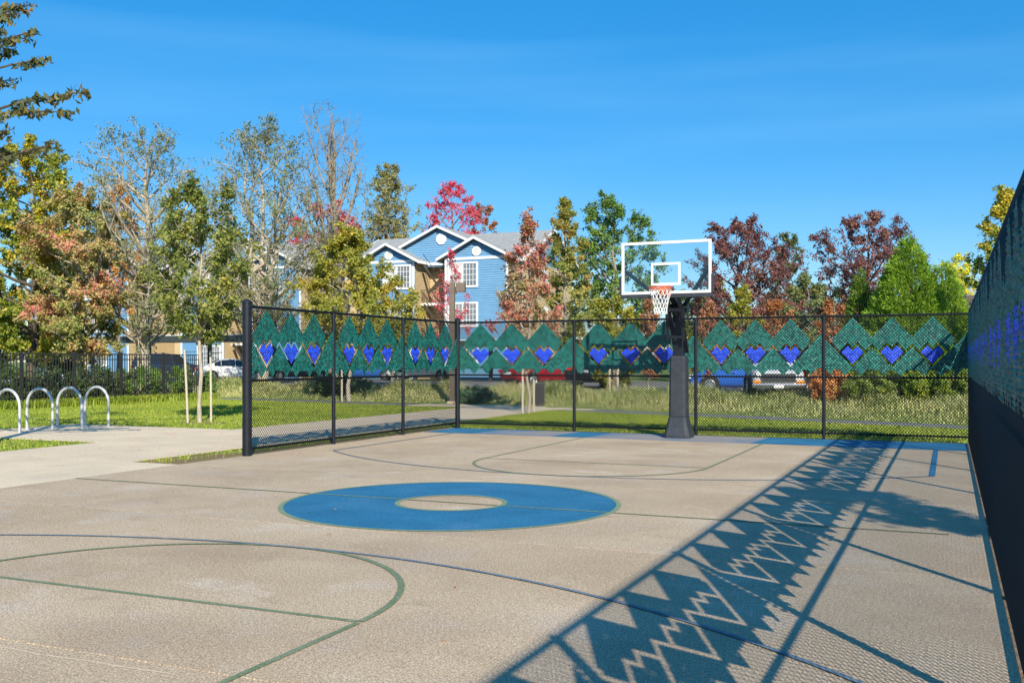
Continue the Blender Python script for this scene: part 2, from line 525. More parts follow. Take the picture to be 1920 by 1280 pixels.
for sgn, fy in ((1, 5.2), (-1, 14.8)):
    def yy(v): return CY + (CY - v) * (1 if sgn < 0 else -1) if False else v
    ft = fy
    base_y = -1.2 if sgn > 0 else 19.60
    line_strip('free_throw_line', [(CX - 1.83, ft), (CX + 1.83, ft)], 0.046, 0.0030, M['paint_green'])
    line_strip('lane_line', [(CX - 1.85, base_y), (CX - 1.85, ft - sgn * 0.03)], 0.046, 0.0045, M['paint_green'])
    line_strip('lane_line', [(CX + 1.85, base_y), (CX + 1.85, ft - sgn * 0.03)], 0.046, 0.0045, M['paint_green'])
    if sgn > 0: pts = arc(CX, ft, 1.85, 0, 180, 48)
    else: pts = arc(CX, ft, 1.85, 180, 360, 48)
    line_strip('free_throw_arc', pts, 0.050, 0.0060, M['paint_green'])
# three-point lines
TR = 7.05
aa = math.degrees(math.acos(4.94 / TR))
line_strip('three_point_line', arc(CX, 0.0, TR, aa, 180 - aa, 90), 0.040, 0.0075, M['paint_navy'])
line_strip('three_point_line', arc(CX, 20.0, TR, 180 + aa, 360 - aa, 90), 0.040, 0.0075, M['paint_navy'])
line_strip('corner_line', [(CX - 4.94, 14.97), (CX - 4.94, 19.66)], 0.042, 0.0090, M['paint_navy'])
line_strip('corner_line', [(CX + 4.94, 14.97), (CX + 4.94, 19.40)], 0.08, 0.0090, M['paint_blue'])
line_strip('corner_line', [(CX - 4.94, -1.0), (CX - 4.94, 5.03)], 0.05, 0.0090, M['paint_navy'])
line_strip('corner_line', [(CX + 4.94, -1.0), (CX + 4.94, 5.03)], 0.05, 0.0090, M['paint_navy'])
# baseline
bl = sheet('baseline', [(-10.9, 19.72), (0.30, 19.42), (0.30, 21.18), (-10.9, 21.18)], 0.0020, M['paint_blue_worn'], parent=court)
for x0, x1 in ((-10.88, -9.65), (-7.75, -7.0), (-3.55, 0.28)):
    ya, yb = (19.73 - 0.0268 * (q + 10.9) for q in (x0, x1))
    sheet('baseline_patch', [(x0, ya), (x1, yb), (x1 + .12, 21.17) if x1 < 0 else (x1, 21.17), (x0 + .1, 21.17)], 0.0040, M['paint_blue'], parent=court)
# hairline cracks and stains on the slab surface
rng = random.Random(5)
for (x0, y0, x1, y1, w_, m_) in ((-8.9, 4.06, -3.6, 3.9, .012, 'pale_concrete'), (-9.6, 8.06, -7.1, 8.02, .012, 'pale_concrete'), (-3.2, 3.4, -1.4, 3.2, .010, 'pale_concrete'),
                              (-9.9, 11.2, -7.6, 12.6, .008, 'joint'), (-4.2, 17.4, -1.7, 16.1, .010, 'joint')):
    pts = []; dx = dy = 0.0
    for i in range(41):
        dx += rng.uniform(-.02, .02); dy += rng.uniform(-.02, .02); dx *= .94; dy *= .94
        pts.append((x0 + (x1 - x0) * i / 40 + dx, y0 + (y1 - y0) * i / 40 + dy))
    line_strip('crack', pts, w_, 0.0015, M[m_])

# ------------------------------------------------------------------ chain-link fences
FH = 2.53
HZ = 0.0342
def in_bay(i, j, n=88, peaks=(18, 42, 66)):
    """0 none, 1 green, 2.. blue heart number+2 (i across in half cells, j down from the peaks)"""
    v = j
    k = min(range(3), key=lambda q: abs(i - peaks[q]))
    u = i - peaks[k]
    outer = (i < peaks[0] - 12) or (i > peaks[2] + 12)
    au = abs(u)
    if v < 0: return 0
    if v >= 16 and abs(au - 3) <= v - 16 and au <= 26 - v:
        return 2 + k
    bottom = max(30, 34 - abs(au - 4.5)) if not outer else max(29, 34 - abs(((au - 4.5) % 8) - 1))
    if v > bottom: return 0
    if v >= 14 and abs(au - 3) <= v - 14 and au <= 27 - v:
        return 0
    if au <= v and au <= 26 - v and au <= 12:
        return 1
    if au >= 30 - v:
        return 1
    return 0
CELLS = {}
for j in range(0, 36):
    for i in range(1, 88):
        if (i + j) % 2: continue
        c = in_bay(i, j)
        if c: CELLS.setdefault(c, []).append((i, j))

def bars_clipped(L, z0, z1, hx, hz, rad, ph):
    """both wire families of a mesh panel L wide between z0 and z1"""
    segs = []
    zt = FH - 0.065
    for fam in (1, -1):
        k0 = -int(2 * (z1) / hz) - 4; k1 = int(L / hx) + int(2 * z1 / hz) + 4
        for k in range(k0 - (k0 % 2), k1, 2):
            # line x = (k + 1)*hx + fam * (z - zt)/hz*hx
            x_at = lambda z: (k + 1) * hx + fam * (z - zt) / hz * hx
            za, zb = z0, z1
            # clip in x to [0, L]
            s = fam * hx / hz
            zl, zr = sorted((zt + (0 - (k + 1) * hx) / s, zt + (L - (k + 1) * hx) / s))
            za = max(za, zl); zb = min(zb, zr)
            if zb - za < 0.02: continue
            segs.append(((x_at(za), fam * 0.0028, za), (x_at(zb), fam * 0.0028, zb)))
    S = np.array(segs)
    return prism_mesh(S[:, 0], S[:, 1], rad, rad, 4)

def prism_mesh(P0, P1, r0, r1, n):
    P0 = np.asarray(P0, float); P1 = np.asarray(P1, float)
    d = P1 - P0
    ln = np.linalg.norm(d, axis=1, keepdims=True); ln[ln == 0] = 1
    d = d / ln
    up = np.tile([0.0, 0, 1], (len(d), 1)); up[np.abs(d[:, 2]) > 0.9] = (1, 0, 0)
    a = np.cross(d, up); a /= np.linalg.norm(a, axis=1, keepdims=True)
    b = np.cross(d, a)
    r0 = np.broadcast_to(np.asarray(r0, float).reshape(-1, 1), (len(d), 1))
    r1 = np.broadcast_to(np.asarray(r1, float).reshape(-1, 1), (len(d), 1))
    Vs = []
    for P, r in ((P0, r0), (P1, r1)):
        for k in range(n):
            t = 2 * math.pi * k / n
            Vs.append(P + (a * math.cos(t) + b * math.sin(t)) * r)
    Vv = np.stack(Vs, 1).reshape(-1, 3)
    m = len(d)
    base = (np.arange(m) * 2 * n)[:, None]
    F_ = []
    for k in range(n):
        k2 = (k + 1) % n
        F_.append(np.concatenate([base + k, base + k2, base + n + k2, base + n + k], 1))
    return Vv, np.concatenate(F_, 0)

def insert_mesh(name, cells, hx, seed, side, s=.92, bulge=.010):
    rg = np.random.default_rng(seed)
    C = np.array(cells, float)
    x = C[:, 0] * hx; z = FH - 0.065 - C[:, 1] * HZ
    n = len(C)
    o = np.zeros((n, 5, 3))
    o[:, :, 0] = x[:, None]; o[:, :, 2] = z[:, None]
    o[:, 0, 0] -= hx * s; o[:, 2, 0] += hx * s
    o[:, 1, 2] -= HZ * s; o[:, 3, 2] += HZ * s
    o[:, :4, 1] += rg.uniform(-0.004, 0.004, (n, 4))
    o[:, 4, 1] += side * (bulge + rg.uniform(-0.4, 0.5, n) * bulge)
    o[:, 4, 0] += rg.uniform(-0.012, 0.012, n); o[:, 4, 2] += rg.uniform(-0.004, 0.014, n)
    base = (np.arange(n) * 5)[:, None]
    T = [np.concatenate([base + p, base + q, base + 4], 1) for p, q in ((0, 1), (1, 2), (2, 3), (3, 0))]
    return np_mesh(name, o.reshape(-1, 3), 3, np.concatenate(T, 0))

def chain_fence(root_loc, rz, stations, label, side, big_ends=(), hide_first=False, seed=1, off=0.0, wire=0.0048, fill=.90, bulge=.015):
    """stations: post positions along the fence's own x axis; side: which way the inserts bulge"""
    t = thing('chain_link_fence', root_loc, label, 'fence', rz=rz)
    for k, s in enumerate(stations):
        if k == 0 and hide_first: continue
        big = k in big_ends
        r = 0.075 if big == 1 and k in big_ends else 0.036
        if k in big_ends: r = big_ends[k]
        top = FH + 0.07 if k in big_ends else FH - 0.03
        mb = MB().tube([(s, 0, -0.25), (s, 0, top)], r, 14)
        if k in big_ends:
            mb = MB().lathe([(r, -0.25), (r, top - 0.02), (r * 1.12, top - 0.02), (r * 1.12, top + 0.01), (r * 0.7, top + 0.035), (0.01, top + 0.045)], (s, 0, 0), 16)
        p = mb.build('post', M['post'], t, smooth=True)
        for zc in (0.11, 1.27, FH - 0.03):
            MB().lathe([(r + 0.004, zc - 0.022), (r + 0.008, zc - 0.02), (r + 0.008, zc + 0.02), (r + 0.004, zc + 0.022)], (s, 0, 0), 12).build('rail_clamp', M['post'], p, smooth=True)
    x0, x1 = stations[0], stations[-1]
    for nm, z, r in (('top_rail', FH, 0.024), ('middle_rail', 1.27, 0.021), ('bottom_rail', 0.11, 0.021)):
        MB().tube([(x0, 0.03 * side * -1, z), (x1, 0.03 * side * -1, z)], r, 10).build(nm, M['post'], t, smooth=True)
    for b, (s0, s1) in enumerate(zip(stations[:-1], stations[1:])):
        L = s1 - s0; hx = L / 88
        Vv, Ff = bars_clipped(L, 0.035, FH + 0.022, hx, HZ, wire, 0)
        o = link('chain_link_mesh', np_mesh('chain_link_mesh', Vv, 4, Ff), M['vinyl'], t)
        o.location = (s0, off, 0); o['kind'] = 'stuff'
        for c, cells in CELLS.items():
            nm = 'green_insert_panel' if c == 1 else 'blue_insert_heart'
            o = link(nm, insert_mesh(nm, cells, hx, seed * 100 + b * 7 + c, side, fill, bulge), M['insert_green'] if c == 1 else M['insert_blue'], t)
            o.location = (s0, off, 0)
            if c == 1: o['kind'] = 'stuff'
    return t

XL, YB, XR = -10.88, 21.42, 0.385
back_posts = [XL, -7.88, -5.06, -2.38, XR]
chain_fence((XL, YB, 0), 0, [p - XL for p in back_posts], 'black chain-link back fence with green zigzag and blue hearts behind the hoop', -1,
            big_ends={0: 0.058, 4: 0.036}, seed=1)
left_posts = [13.56, 16.14, 18.8, YB]
chain_fence((XL, 13.56, 0), R(90), [p - 13.56 for p in left_posts], 'short black chain-link side fence with hearts, ending at a thick post', -1,
            big_ends={0: 0.080, 3: 0.0585}, seed=2)
right_posts = [-6.25, -3.5, -0.75, 2.0, 4.78, 7.52, 10.35, 13.15, 15.9, 18.65, YB]
chain_fence((XR, -6.25, 0), R(90), [p + 6.25 for p in right_posts], 'long black chain-link side fence close by at the right edge', 1, seed=3, off=0.042, wire=0.0034, fill=.985, bulge=.017)

# ------------------------------------------------------------------ basketball hoop
HX = -5.19
PY = 20.46
hoop = thing('basketball_hoop', (HX, PY, 0), 'basketball hoop with clear white-framed backboard on a padded black pole', 'basketball hoop')
# padded pole: flared base and tall tapered pad with chamfered corners
def octo(w, d, c, z):
    return [(-w + c, -d, z), (w - c, -d, z), (w, -d + c, z), (w, d - c, z), (w - c, d, z), (-w + c, d, z), (-w, d - c, z), (-w, -d + c, z)]
def loft(mb, rings):
    n = len(rings[0]); vs = [p for r in rings for p in r]; fs = [tuple(range(n))[::-1], tuple((len(rings) - 1) * n + k for k in range(n))]
    for i in range(len(rings) - 1):
        for k in range(n):
            k2 = (k + 1) % n
            fs.append((i * n + k, i * n + k2, (i + 1) * n + k2, (i + 1) * n + k))
    return mb.add(vs, fs)
loft(MB(), [octo(.27, .27, .06, 0.0), octo(.27, .27, .06, .06), octo(.225, .225, .05, .22), octo(.185, .185, .045, .44)]).build('pad_base', M['pad'], hoop, bevel=0.006)
loft(MB(), [octo(.180, .180, .045, .445), octo(.165, .165, .04, 1.68), octo(.150, .150, .04, 1.71)]).build('pole_pad', M['pad'], hoop, bevel=0.006)
MB().box(-.105, .105, -.105, .105, 0.1, 2.78).build('pole', M['post'], hoop, bevel=0.008)
for zc in (.80, 1.15, 1.50):
    w_ = .180 - .015 * (zc - .445) / 1.24 + .002
    MB().add(octo(w_, w_, .045, zc - .012) + octo(w_, w_, .045, zc + .012), [(k, (k + 1) % 8, 8 + (k + 1) % 8, 8 + k) for k in range(3, 7)]).build('pad_strap', M['black_trim'], hoop)
BY = -1.06            # backboard plane in the hoop's own frame
# lift arms
arms = MB()
for s in (-1, 1):
    arms.bar((s * .125, .19, 1.78), (s * .125, -.52, 2.95), .035, .075, up=(1, 0, 0))
arms.build('lower_arm', M['post'], hoop)
arms = MB()
for s in (-1, 1):
    arms.bar((s * .165, -.26, 2.02), (s * .165, -.36, 2.72), .03, .07, up=(1, 0, 0))
    arms.bar((s * .165, -.36, 2.72), (s * .165, .10, 2.70), .03, .07, up=(1, 0, 0))
arms.bar((-.18, -.26, 2.10), (.18, -.26, 2.10), .05)
arms.bar((-.18, -.34, 2.66), (.18, -.34, 2.66), .07)
arms.build('lift_frame', M['post'], hoop)
MB().box(-.19, .19, -.13, .13, 2.62, 2.80).build('head_bracket', M['post'], hoop, bevel=0.008)
MB().bar((0, -.05, 2.74), (0, BY + .10, 3.06), .12, .12, up=(1, 0, 0)).build('extension_arm', M['post'], hoop)
for s in (-1, 1):
    MB().bar((s * .10, -.12, 2.70), (s * .84, BY + .045, 3.42), .06, .06).build('side_brace', M['post'], hoop)
MB().box(-.14, .14, BY + .05, BY + .10, 2.95, 3.10).build('mount_plate', M['post'], hoop)
# backboard
Z0, Z1, HW = 2.92, 4.0, .915
bb = MB().box(-HW + .045, HW - .045, BY - .006, BY + .006, Z0 + .045, Z1 - .045).build('backboard', M['clear'], hoop)
fr = MB()
fr.box(-HW, HW, BY - .014, BY + .03, Z1 - .05, Z1)
fr.box(-HW, HW, BY - .014, BY + .03, Z0 + .03, Z0 + .08)
for s in (-1, 1):
    xa, xb = sorted((s * HW, s * (HW - .05)))
    fr.box(xa, xb, BY - .014, BY + .03, Z0 + .082, Z1 - .052)
fr.build('board_frame', M['white'], bb)
sq = MB()
for z0_, z1_ in ((3.12, 3.165), (3.525, 3.57)):
    sq.box(-.30, .30, BY - .009, BY - .0065, z0_, z1_)
for s in (-1, 1):
    xa, xb = sorted((s * .30, s * .255))
    sq.box(xa, xb, BY - .009, BY - .0065, 3.167, 3.523)
sq.build('target_square', M['white'], bb)
pd = MB()
pd.box(-HW - .025, HW + .025, BY - .025, BY + .045, Z0 - .05, Z0 + .028)
for s in (-1, 1):
    xa, xb = sorted((s * (HW + .003), s * (HW + .045)))
    pd.box(xa, xb, BY - .025, BY + .045, Z0 + .031, Z0 + .40)
pd.build('edge_pad', M['pad'], bb, bevel=0.004)
# rim and net
RY, RZ, RR = BY - .40, 3.05, .235
rim = MB().tube([(RR * math.cos(2 * math.pi * k / 40), RY + RR * math.sin(2 * math.pi * k / 40), RZ) for k in range(40)], .013, 8, closed=True).build('rim', M['orange'], hoop, smooth=True)
pl = MB()
pl.tube([(RR * .97 * math.cos(2 * math.pi * k / 40), RY + RR * .97 * math.sin(2 * math.pi * k / 40), RZ - .036) for k in range(40)], .010, 8, closed=True)
pl.box(-.11, .11, BY - .065, BY - .016, RZ - .14, RZ + .03)
pl.bar((-.08, BY - .05, RZ - .01), (-.14, RY + .17, RZ - .01), .04, .02)
pl.bar((.08, BY - .05, RZ - .01), (.14, RY + .17, RZ - .01), .04, .02)
pl.build('rim_bracket', M['orange'], rim)
net = MB()
NS = 14
levels = [(0.0, .232), (.09, .208), (.18, .18), (.27, .156), (.36, .138), (.45, .126), (.53, .128)]
def npnt(k, lv):
    dz, r = levels[lv]
    t = 2 * math.pi * (k + 0.5 * lv) / NS
    return (r * math.cos(t), RY + r * math.sin(t), RZ - dz)
for k in range(NS):
    for lv in range(len(levels) - 1):
        net.tube([npnt(k, lv), npnt(k, lv + 1)], .0045, 5, cap=False)
        net.tube([npnt(k, lv), npnt(k - 1, lv + 1)], .0045, 5, cap=False)
net.build('net', M['net'], rim)

# ------------------------------------------------------------------ bike racks
for k, (y, lab) in enumerate(((15.95, 'galvanised hoop bike rack cut off by the left edge of the picture'),
                              (16.82, 'galvanised hoop bike rack second from the left'),
                              (17.68, 'galvanised hoop bike rack third from the left'),
                              (18.52, 'galvanised hoop bike rack nearest the lawn, rightmost of the four'))):
    w, h = .40, .97
    t = thing('bike_rack', (-19.52, y, -0.012), lab, 'bike rack', 'hoop bike racks on the concrete pad', rz=R((-1.5, 2, 0.5, -1)[k]))
    pts = [(-w, 0, -.1), (-w, 0, .3), (-w, 0, h - w)]
    pts += [(-w * math.cos(R(a)), 0, h - w + w * math.sin(R(a))) for a in range(12, 180, 12)]
    pts += [(w, 0, h - w), (w, 0, .3), (w, 0, -.1)]
    MB().tube(pts, .034, 12).build('hoop_tube', M['galv'], t, smooth=True)
    for s in (-1, 1):
        MB().lathe([(.055, 0.0), (.055, .012), (.034, .016)], (s * w, 0, 0), 14).build('foot_plate', M['galv'], t, smooth=True)

# ------------------------------------------------------------------ iron picket fence
IFX, IY0, IY1 = -29.3, 20.0, 33.5
t = thing('iron_fence', (IFX, IY0, BASE), 'black iron picket fence in front of the shrubs', 'fence')
L = IY1 - IY0
for z in (1.90, 1.70, .18):
    MB().box(-.018, .018, 0, L, z - .02, z + .02).build('rail', M['iron'], t)
pk = MB().box(-.0125, .0125, -.0125, .0125, .06, 1.905).mesh('picket'); pk.materials.append(M['iron'])
npk = int(L / .125)
for i in range(npk):
    o = link('picket', pk, None, t); o.location = (0.0, (i + .5) * L / npk, 0)
po = MB().box(-.035, .035, -.035, .035, -.2, 1.95).box(-.042, .042, -.042, .042, 1.952, 1.98).mesh('post'); po.materials.append(M['iron'])
for i in range(7):
    o = link('post', po, None, t); o.location = (0, L * i / 6, 0)

# ------------------------------------------------------------------ light pole, bin
M['bronze'] = mat('bronze_paint', (0.115, 0.088, 0.068), 0.55, (0.14, 0.11, 0.085), scale=4)
x, y, _ = spot(848, 37.7)
t = thing('lamp_post', (x, y, BASE), 'square bronze lamp post with a box lamp head by the path corner', 'lamp post', rz=R(18))
MB().box(-.10, .10, -.10, .10, .12, 4.62).build('pole', M['bronze'], t, bevel=0.01)
MB().box(-.17, .17, -.17, .17, -.1, .12).build('base_plate', M['pale_concrete'], t, bevel=0.01)
MB().box(.105, .20, -.05, .05, 4.38, 4.46).build('arm', M['bronze'], t)
hd = MB().box(.16, .50, -.17, .17, 4.26, 4.60).build('lamp_head', M['bronze'], t, bevel=0.015)
MB().box(.19, .47, -.14, .14, 4.25, 4.262).build('lens', M['lamp_white'], hd)

x, y, _ = spot(1012, 35.6)
t = thing('trash_can', (x, y, 0.0), 'dark square trash can with two panels beside the path', 'trash can', rz=R(20))
MB().box(-.17, .17, -.17, .17, -.02, .78).build('body', M['pad'], t, bevel=0.012)
for za, zb in ((.05, .36), (.42, .72)):
    MB().box(-.13, .13, -.186, -.172, za, zb).build('panel', M['black_trim'], t, bevel=0.004)
MB().box(-.185, .185, -.185, .185, .782, .82).build('lid', M['black_trim'], t, bevel=0.008)
x, y, _ = spot(988, 36.2)

# ------------------------------------------------------------------ cars
def paint(name, c, rough=.28):
    return mat(name, c, rough, coat=0.6, spec=0.5)
SEDAN = dict(
    L=4.6, st=[ # x, zbot, zbelt, hw, zroof, hwroof   (x from rear to front)
        (-2.30, .42, .78, .70, .80, .45), (-2.22, .30, .90, .80, .93, .55), (-1.95, .22, .96, .87, 1.02, .66), (-1.55, .20, .98, .895, 1.06, .70),
        (-.80, .20, .97, .90, 1.42, .56), (-.20, .20, .95, .90, 1.47, .58), (.40, .20, .93, .90, 1.44, .57),
        (1.15, .20, .92, .895, 1.00, .70), (1.60, .20, .86, .88, .93, .66), (2.05, .24, .74, .84, .80, .60), (2.30, .36, .58, .70, .62, .48)],
    cabin=(3, 7), wheels=(-1.36, 1.38), wr=.325)
SUV = dict(
    L=4.7, st=[(-2.33, .50, 1.00, .78, 1.03, .62), (-2.28, .40, 1.06, .90, 1.10, .70), (-2.05, .30, 1.08, .93, 1.74, .64), (-1.4, .28, 1.08, .94, 1.80, .66), (-.5, .28, 1.06, .94, 1.82, .66),
        (.25, .28, 1.05, .94, 1.78, .64), (1.0, .28, 1.05, .93, 1.14, .74), (1.5, .28, 1.00, .92, 1.08, .72), (2.05, .34, .90, .89, .98, .66), (2.35, .46, .74, .78, .78, .58)],
    cabin=(1, 6), wheels=(-1.40, 1.45), wr=.37)
PICKUP = dict(
    L=5.0, st=[(-2.5, .52, .98, .84, .99, .78), (-2.45, .44, 1.02, .88, 1.03, .80), (-.75, .40, 1.02, .89, 1.03, .80), (-.55, .40, 1.03, .89, 1.62, .64), (-.1, .38, 1.03, .89, 1.70, .66), (.4, .38, 1.03, .89, 1.66, .64),
        (1.05, .38, 1.03, .88, 1.10, .70), (1.6, .38, 1.00, .88, 1.07, .70), (2.25, .42, .96, .86, 1.00, .68), (2.45, .46, .90, .82, .92, .66)],
    cabin=(2, 6), wheels=(-1.45, 1.55), wr=.37)

def ring_pts(s):
    x, zb, zl, hw, zr, hr = s
    half = [(0, zb), (hw * .82, zb), (hw * .97, zb + (zl - zb) * .18), (hw, zb + (zl - zb) * .55), (hw * .965, zl), (hr, zr - .025 if zr - zl > .2 else zr - .005), (hr * .6, zr), (0, zr + .008)]
    pts = [(x, y, z) for y, z in half]
    pts += [(x, -y, z) for y, z in half[-2:0:-1]]
    return pts

def make_car(kind, loc, rz, body_mat, label, extra=None, front_orange=False):
    S = kind['st']
    t = thing('parked_car', loc, label, 'car', 'cars in the parking lot', rz=rz)
    if kind is PICKUP:
        t.name = 'pickup_truck'; t['category'] = 'truck'
    mb = loft(MB(), [ring_pts(s) for s in S])
    b = mb.build('body', body_mat, t)
    sub = b.modifiers.new('round', 'SUBSURF'); sub.levels = 1; sub.render_levels = 2
    b.data.polygons.foreach_set('use_smooth', [True] * len(b.data.polygons))
    for m_ in list(b.modifiers):
        if m_.type == 'EDGE_SPLIT': b.modifiers.remove(m_)
    i0, i1 = kind['cabin']
    def P(i, f, side, off=.022):
        """point on the glasshouse side between belt (f=0) and roof edge (f=1); i may be fractional"""
        k = min(int(i), len(S) - 2); fr_ = i - k
        A = [S[k][q] * (1 - fr_) + S[k + 1][q] * fr_ for q in range(6)]
        y = A[3] * .965 * (1 - f) + A[5] * f + off
        return (A[0], side * y, A[2] * (1 - f) + (A[4] - .02) * f + .004)
    for side in (-1, 1):
        spans = [(i0 + .45, i0 + 1.0), (i0 + 1.04, i1 - 1.55), (i1 - 1.48, i1 - .35)] if i1 - i0 >= 4 else [(i0 + .5, i1 - .35)]
        for a_, b_ in spans:
            vs = []; fs = []
            N = 5
            for q in range(N):
                ix = a_ + (b_ - a_) * q / (N - 1)
                hgt = .88
                vs += [P(ix, .07, side), P(ix, hgt, side)]
            for q in range(N - 1):
                fs.append((2 * q, 2 * q + 2, 2 * q + 3, 2 * q + 1))
            MB().add(vs, fs).build('side_window', M['glass_dark'], t)
    def screen(name, ia, ib):
        A, B = S[ia], S[ib]
        vs = []
        for fx, wy in ((.12, 1), (.9, 1)):
            x_ = A[0] * (1 - fx) + B[0] * fx
            z_ = A[4] * (1 - fx) + B[4] * fx + .035
            w_ = (A[5] * (1 - fx) + B[5] * fx) * .93
            vs += [(x_, -w_, z_), (x_, 0, z_ + .025), (x_, w_, z_)]
        MB().add(vs, [(0, 1, 4, 3), (1, 2, 5, 4)]).build(name, M['glass_dark'], t)
    screen('windscreen', i1, i1 - 1)
    if kind is SUV:
        vs = [(S[1][0] - .10, -.58, 1.14), (S[1][0] - .10, .58, 1.14), (S[2][0] - .085, .52, 1.60), (S[2][0] - .085, -.52, 1.60)]
        MB().add(vs, [(0, 1, 2, 3)]).build('rear_window', M['glass_dark'], t)
    else:
        screen('rear_window', i0, i0 + 1)
    wr = kind['wr']
    for wx in kind['wheels']:
        for side in (-1, 1):
            y_ = side * .80
            MB().lathe([(wr * 1.20, -.115), (wr * 1.20, .115)], (wx, y_, wr + .02), 24, axis='y').build('wheel_arch', M['black_trim'], t)
            w = MB().lathe([(wr * .62, -.125), (wr * .95, -.13), (wr, -.09), (wr, .09), (wr * .95, .13), (wr * .62, .125)], (wx, side * .83, wr), 24, axis='y').build('wheel', M['tyre'], t, smooth=True)
            rm = MB().lathe([(wr * .60, -.02), (wr * .64, .0), (wr * .60, .02)], (wx, side * .955, wr), 20, axis='y')
            rm.build('rim', M['black_trim'], w)
            sp = MB()
            for q in range(8):
                a_ = 2 * math.pi * q / 8
                sp.bar((wx, side * .983, wr), (wx + wr * .6 * math.cos(a_), side * .98, wr + wr * .6 * math.sin(a_)), .045, .02, up=(0, 1, 0))
            sp.tube([(wx + wr * .61 * math.cos(2 * math.pi * q / 24), side * .978, wr + wr * .61 * math.sin(2 * math.pi * q / 24)) for q in range(24)], .02, 6, closed=True)
            sp.build('spokes', M['alloy'], w)
    xr, xf = S[0][0], S[-1][0]
    zr_, zf_ = S[1][2], S[-2][2]
    for s in (-1, 1):
        MB().box(xr - .02, xr + .20, s * .62 - .16, s * .62 + .16, zr_ - .20, zr_ - .04).build('tail_light', M['lamp_red'], t, bevel=.02)
        MB().box(xf - .22, xf + .015, s * .58 - .15, s * .58 + .15, zf_ - .17, zf_ - .02).build('headlight', M['lamp_white'], t, bevel=.02)
        MB().box(.55, .68, s * .98 - .07, s * .98 + .07, S[5][2] - .02, S[5][2] + .10).build('mirror', body_mat, t, bevel=.02)
        for hx_ in (-.55, .35):
            MB().box(hx_, hx_ + .16, s * .91 - .02, s * .91 + .02, .80, .825).build('door_handle', M['chrome'], t, bevel=.004)
    MB().box(xr - .035, xr + .05, -.26, .26, zr_ - .30, zr_ - .17).build('number_plate', M['white'], t)
    if kind is PICKUP:
        fx = xf + .03
        MB().box(fx - .06, fx, -.52, .52, .58, .86).build('grille', M['black_trim'], t)
        g = MB()
        for z_ in (.60, .67, .74, .81, .86): g.box(fx, fx + .018, -.52, .52, z_ - .014, z_ + .014)
        for y_ in (-.53, .53): g.box(fx, fx + .018, y_ - .02, y_ + .02, .585, .875)
        g.build('grille_bars', M['chrome'], t)
        MB().box(fx - .10, fx + .09, -.86, .86, .40, .54).build('bumper', M['chrome'], t, bevel=.03)
        MB().box(fx + .095, fx + .105, -.16, .16, .40, .52).build('number_plate', M['white'], t)
        for s in (-1, 1):
            MB().box(fx - .12, fx + .012, s * .70 - .13, s * .70 + .13, .56, .64).build('turn_signal', M['lamp_amber'], t, bevel=.01)
    else:
        MB().box(xf - .02, xf + .02, -.40, .40, .40, .52).build('grille', M['black_trim'], t)
        MB().box(xr - .01, xr + .06, -.80, .80, .30, .40).build('bumper', M['black_trim'], t, bevel=.02)
    return t

LOT = 0.316
P_WHITE = paint('white_car_paint', (.78, .78, .78)); P_RED = paint('red_car_paint', (.26, .010, .016)); P_BLACK = paint('black_car_paint', (.012, .014, .02))
P_BLUE = paint('blue_car_paint', (.02, .12, .50)); P_SILVER = paint('silver_truck_paint', (.55, .57, .58)); P_GREY = paint('grey_car_paint', (.10, .115, .14)); P_DKBLUE = paint('navy_car_paint', (.02, .035, .07))
def car_at(kind, px, depth, heading, m_, label):
    x, y, _ = spot(px, depth)
    return make_car(kind, (x, y, LOT), R(heading), m_, label)
car_at(SEDAN, 436, 64.5, 46, P_WHITE, 'white sedan parked beside the thick fence post')
car_at(SUV, 318, 67, 70, P_DKBLUE, 'dark car parked behind the iron fence')
car_at(SEDAN, 792, 66, 20, P_WHITE, 'white car seen through the side fence near the lamp post')
car_at(SEDAN, 560, 68, 40, P_GREY, 'grey car behind the side fence and its green inserts')
car_at(SEDAN, 690, 69, 200, P_BLUE, 'blue car farther back behind the side fence')
car_at(SEDAN, 1018, 52, 60, P_RED, 'red car behind the back fence above the trash can')
car_at(SUV, 1108, 48.5, 100, P_BLACK, 'black sport utility vehicle seen from behind, next to the red car')
car_at(PICKUP, 1450, 35.2, -77, P_SILVER, 'silver pickup truck facing the court')
car_at(SEDAN, 1398, 41.0, 188, P_BLUE, 'bright blue car parked behind the silver pickup')

# ------------------------------------------------------------------ apartment buildings
def siding(name, c, c2):
    m = mat(name, c, 0.7, c2, scale=1.2, detail=4)
    return m
M['siding_blue'] = siding('blue_lap_siding', (0.12, 0.285, 0.475), (0.14, 0.32, 0.52))
M['siding_tan'] = siding('tan_lap_siding', (0.50, 0.38, 0.21), (0.54, 0.42, 0.25))
M['shingle'] = mat('grey_shingles', (0.25, 0.26, 0.26), 0.9, (0.33, 0.34, 0.33), scale=3, fine=(14, 0.25), bump=0.5, bscale=20)
M['trim'] = mat('white_trim', (0.80, 0.80, 0.79), 0.5, (0.74, 0.74, 0.73), scale=3)
M['pane'] = mat('window_glass', (0.10, 0.13, 0.16), 0.08, (0.22, 0.24, 0.25), scale=.5, spec=.8)
M['blind'] = mat('white_blind', (0.62, 0.63, 0.62), 0.6, (0.55, 0.56, 0.56), scale=3)
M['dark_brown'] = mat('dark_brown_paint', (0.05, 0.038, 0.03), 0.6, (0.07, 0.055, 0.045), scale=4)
M['carport'] = mat('dark_green_metal', (0.035, 0.045, 0.042), 0.5, (0.05, 0.06, 0.055), scale=2)

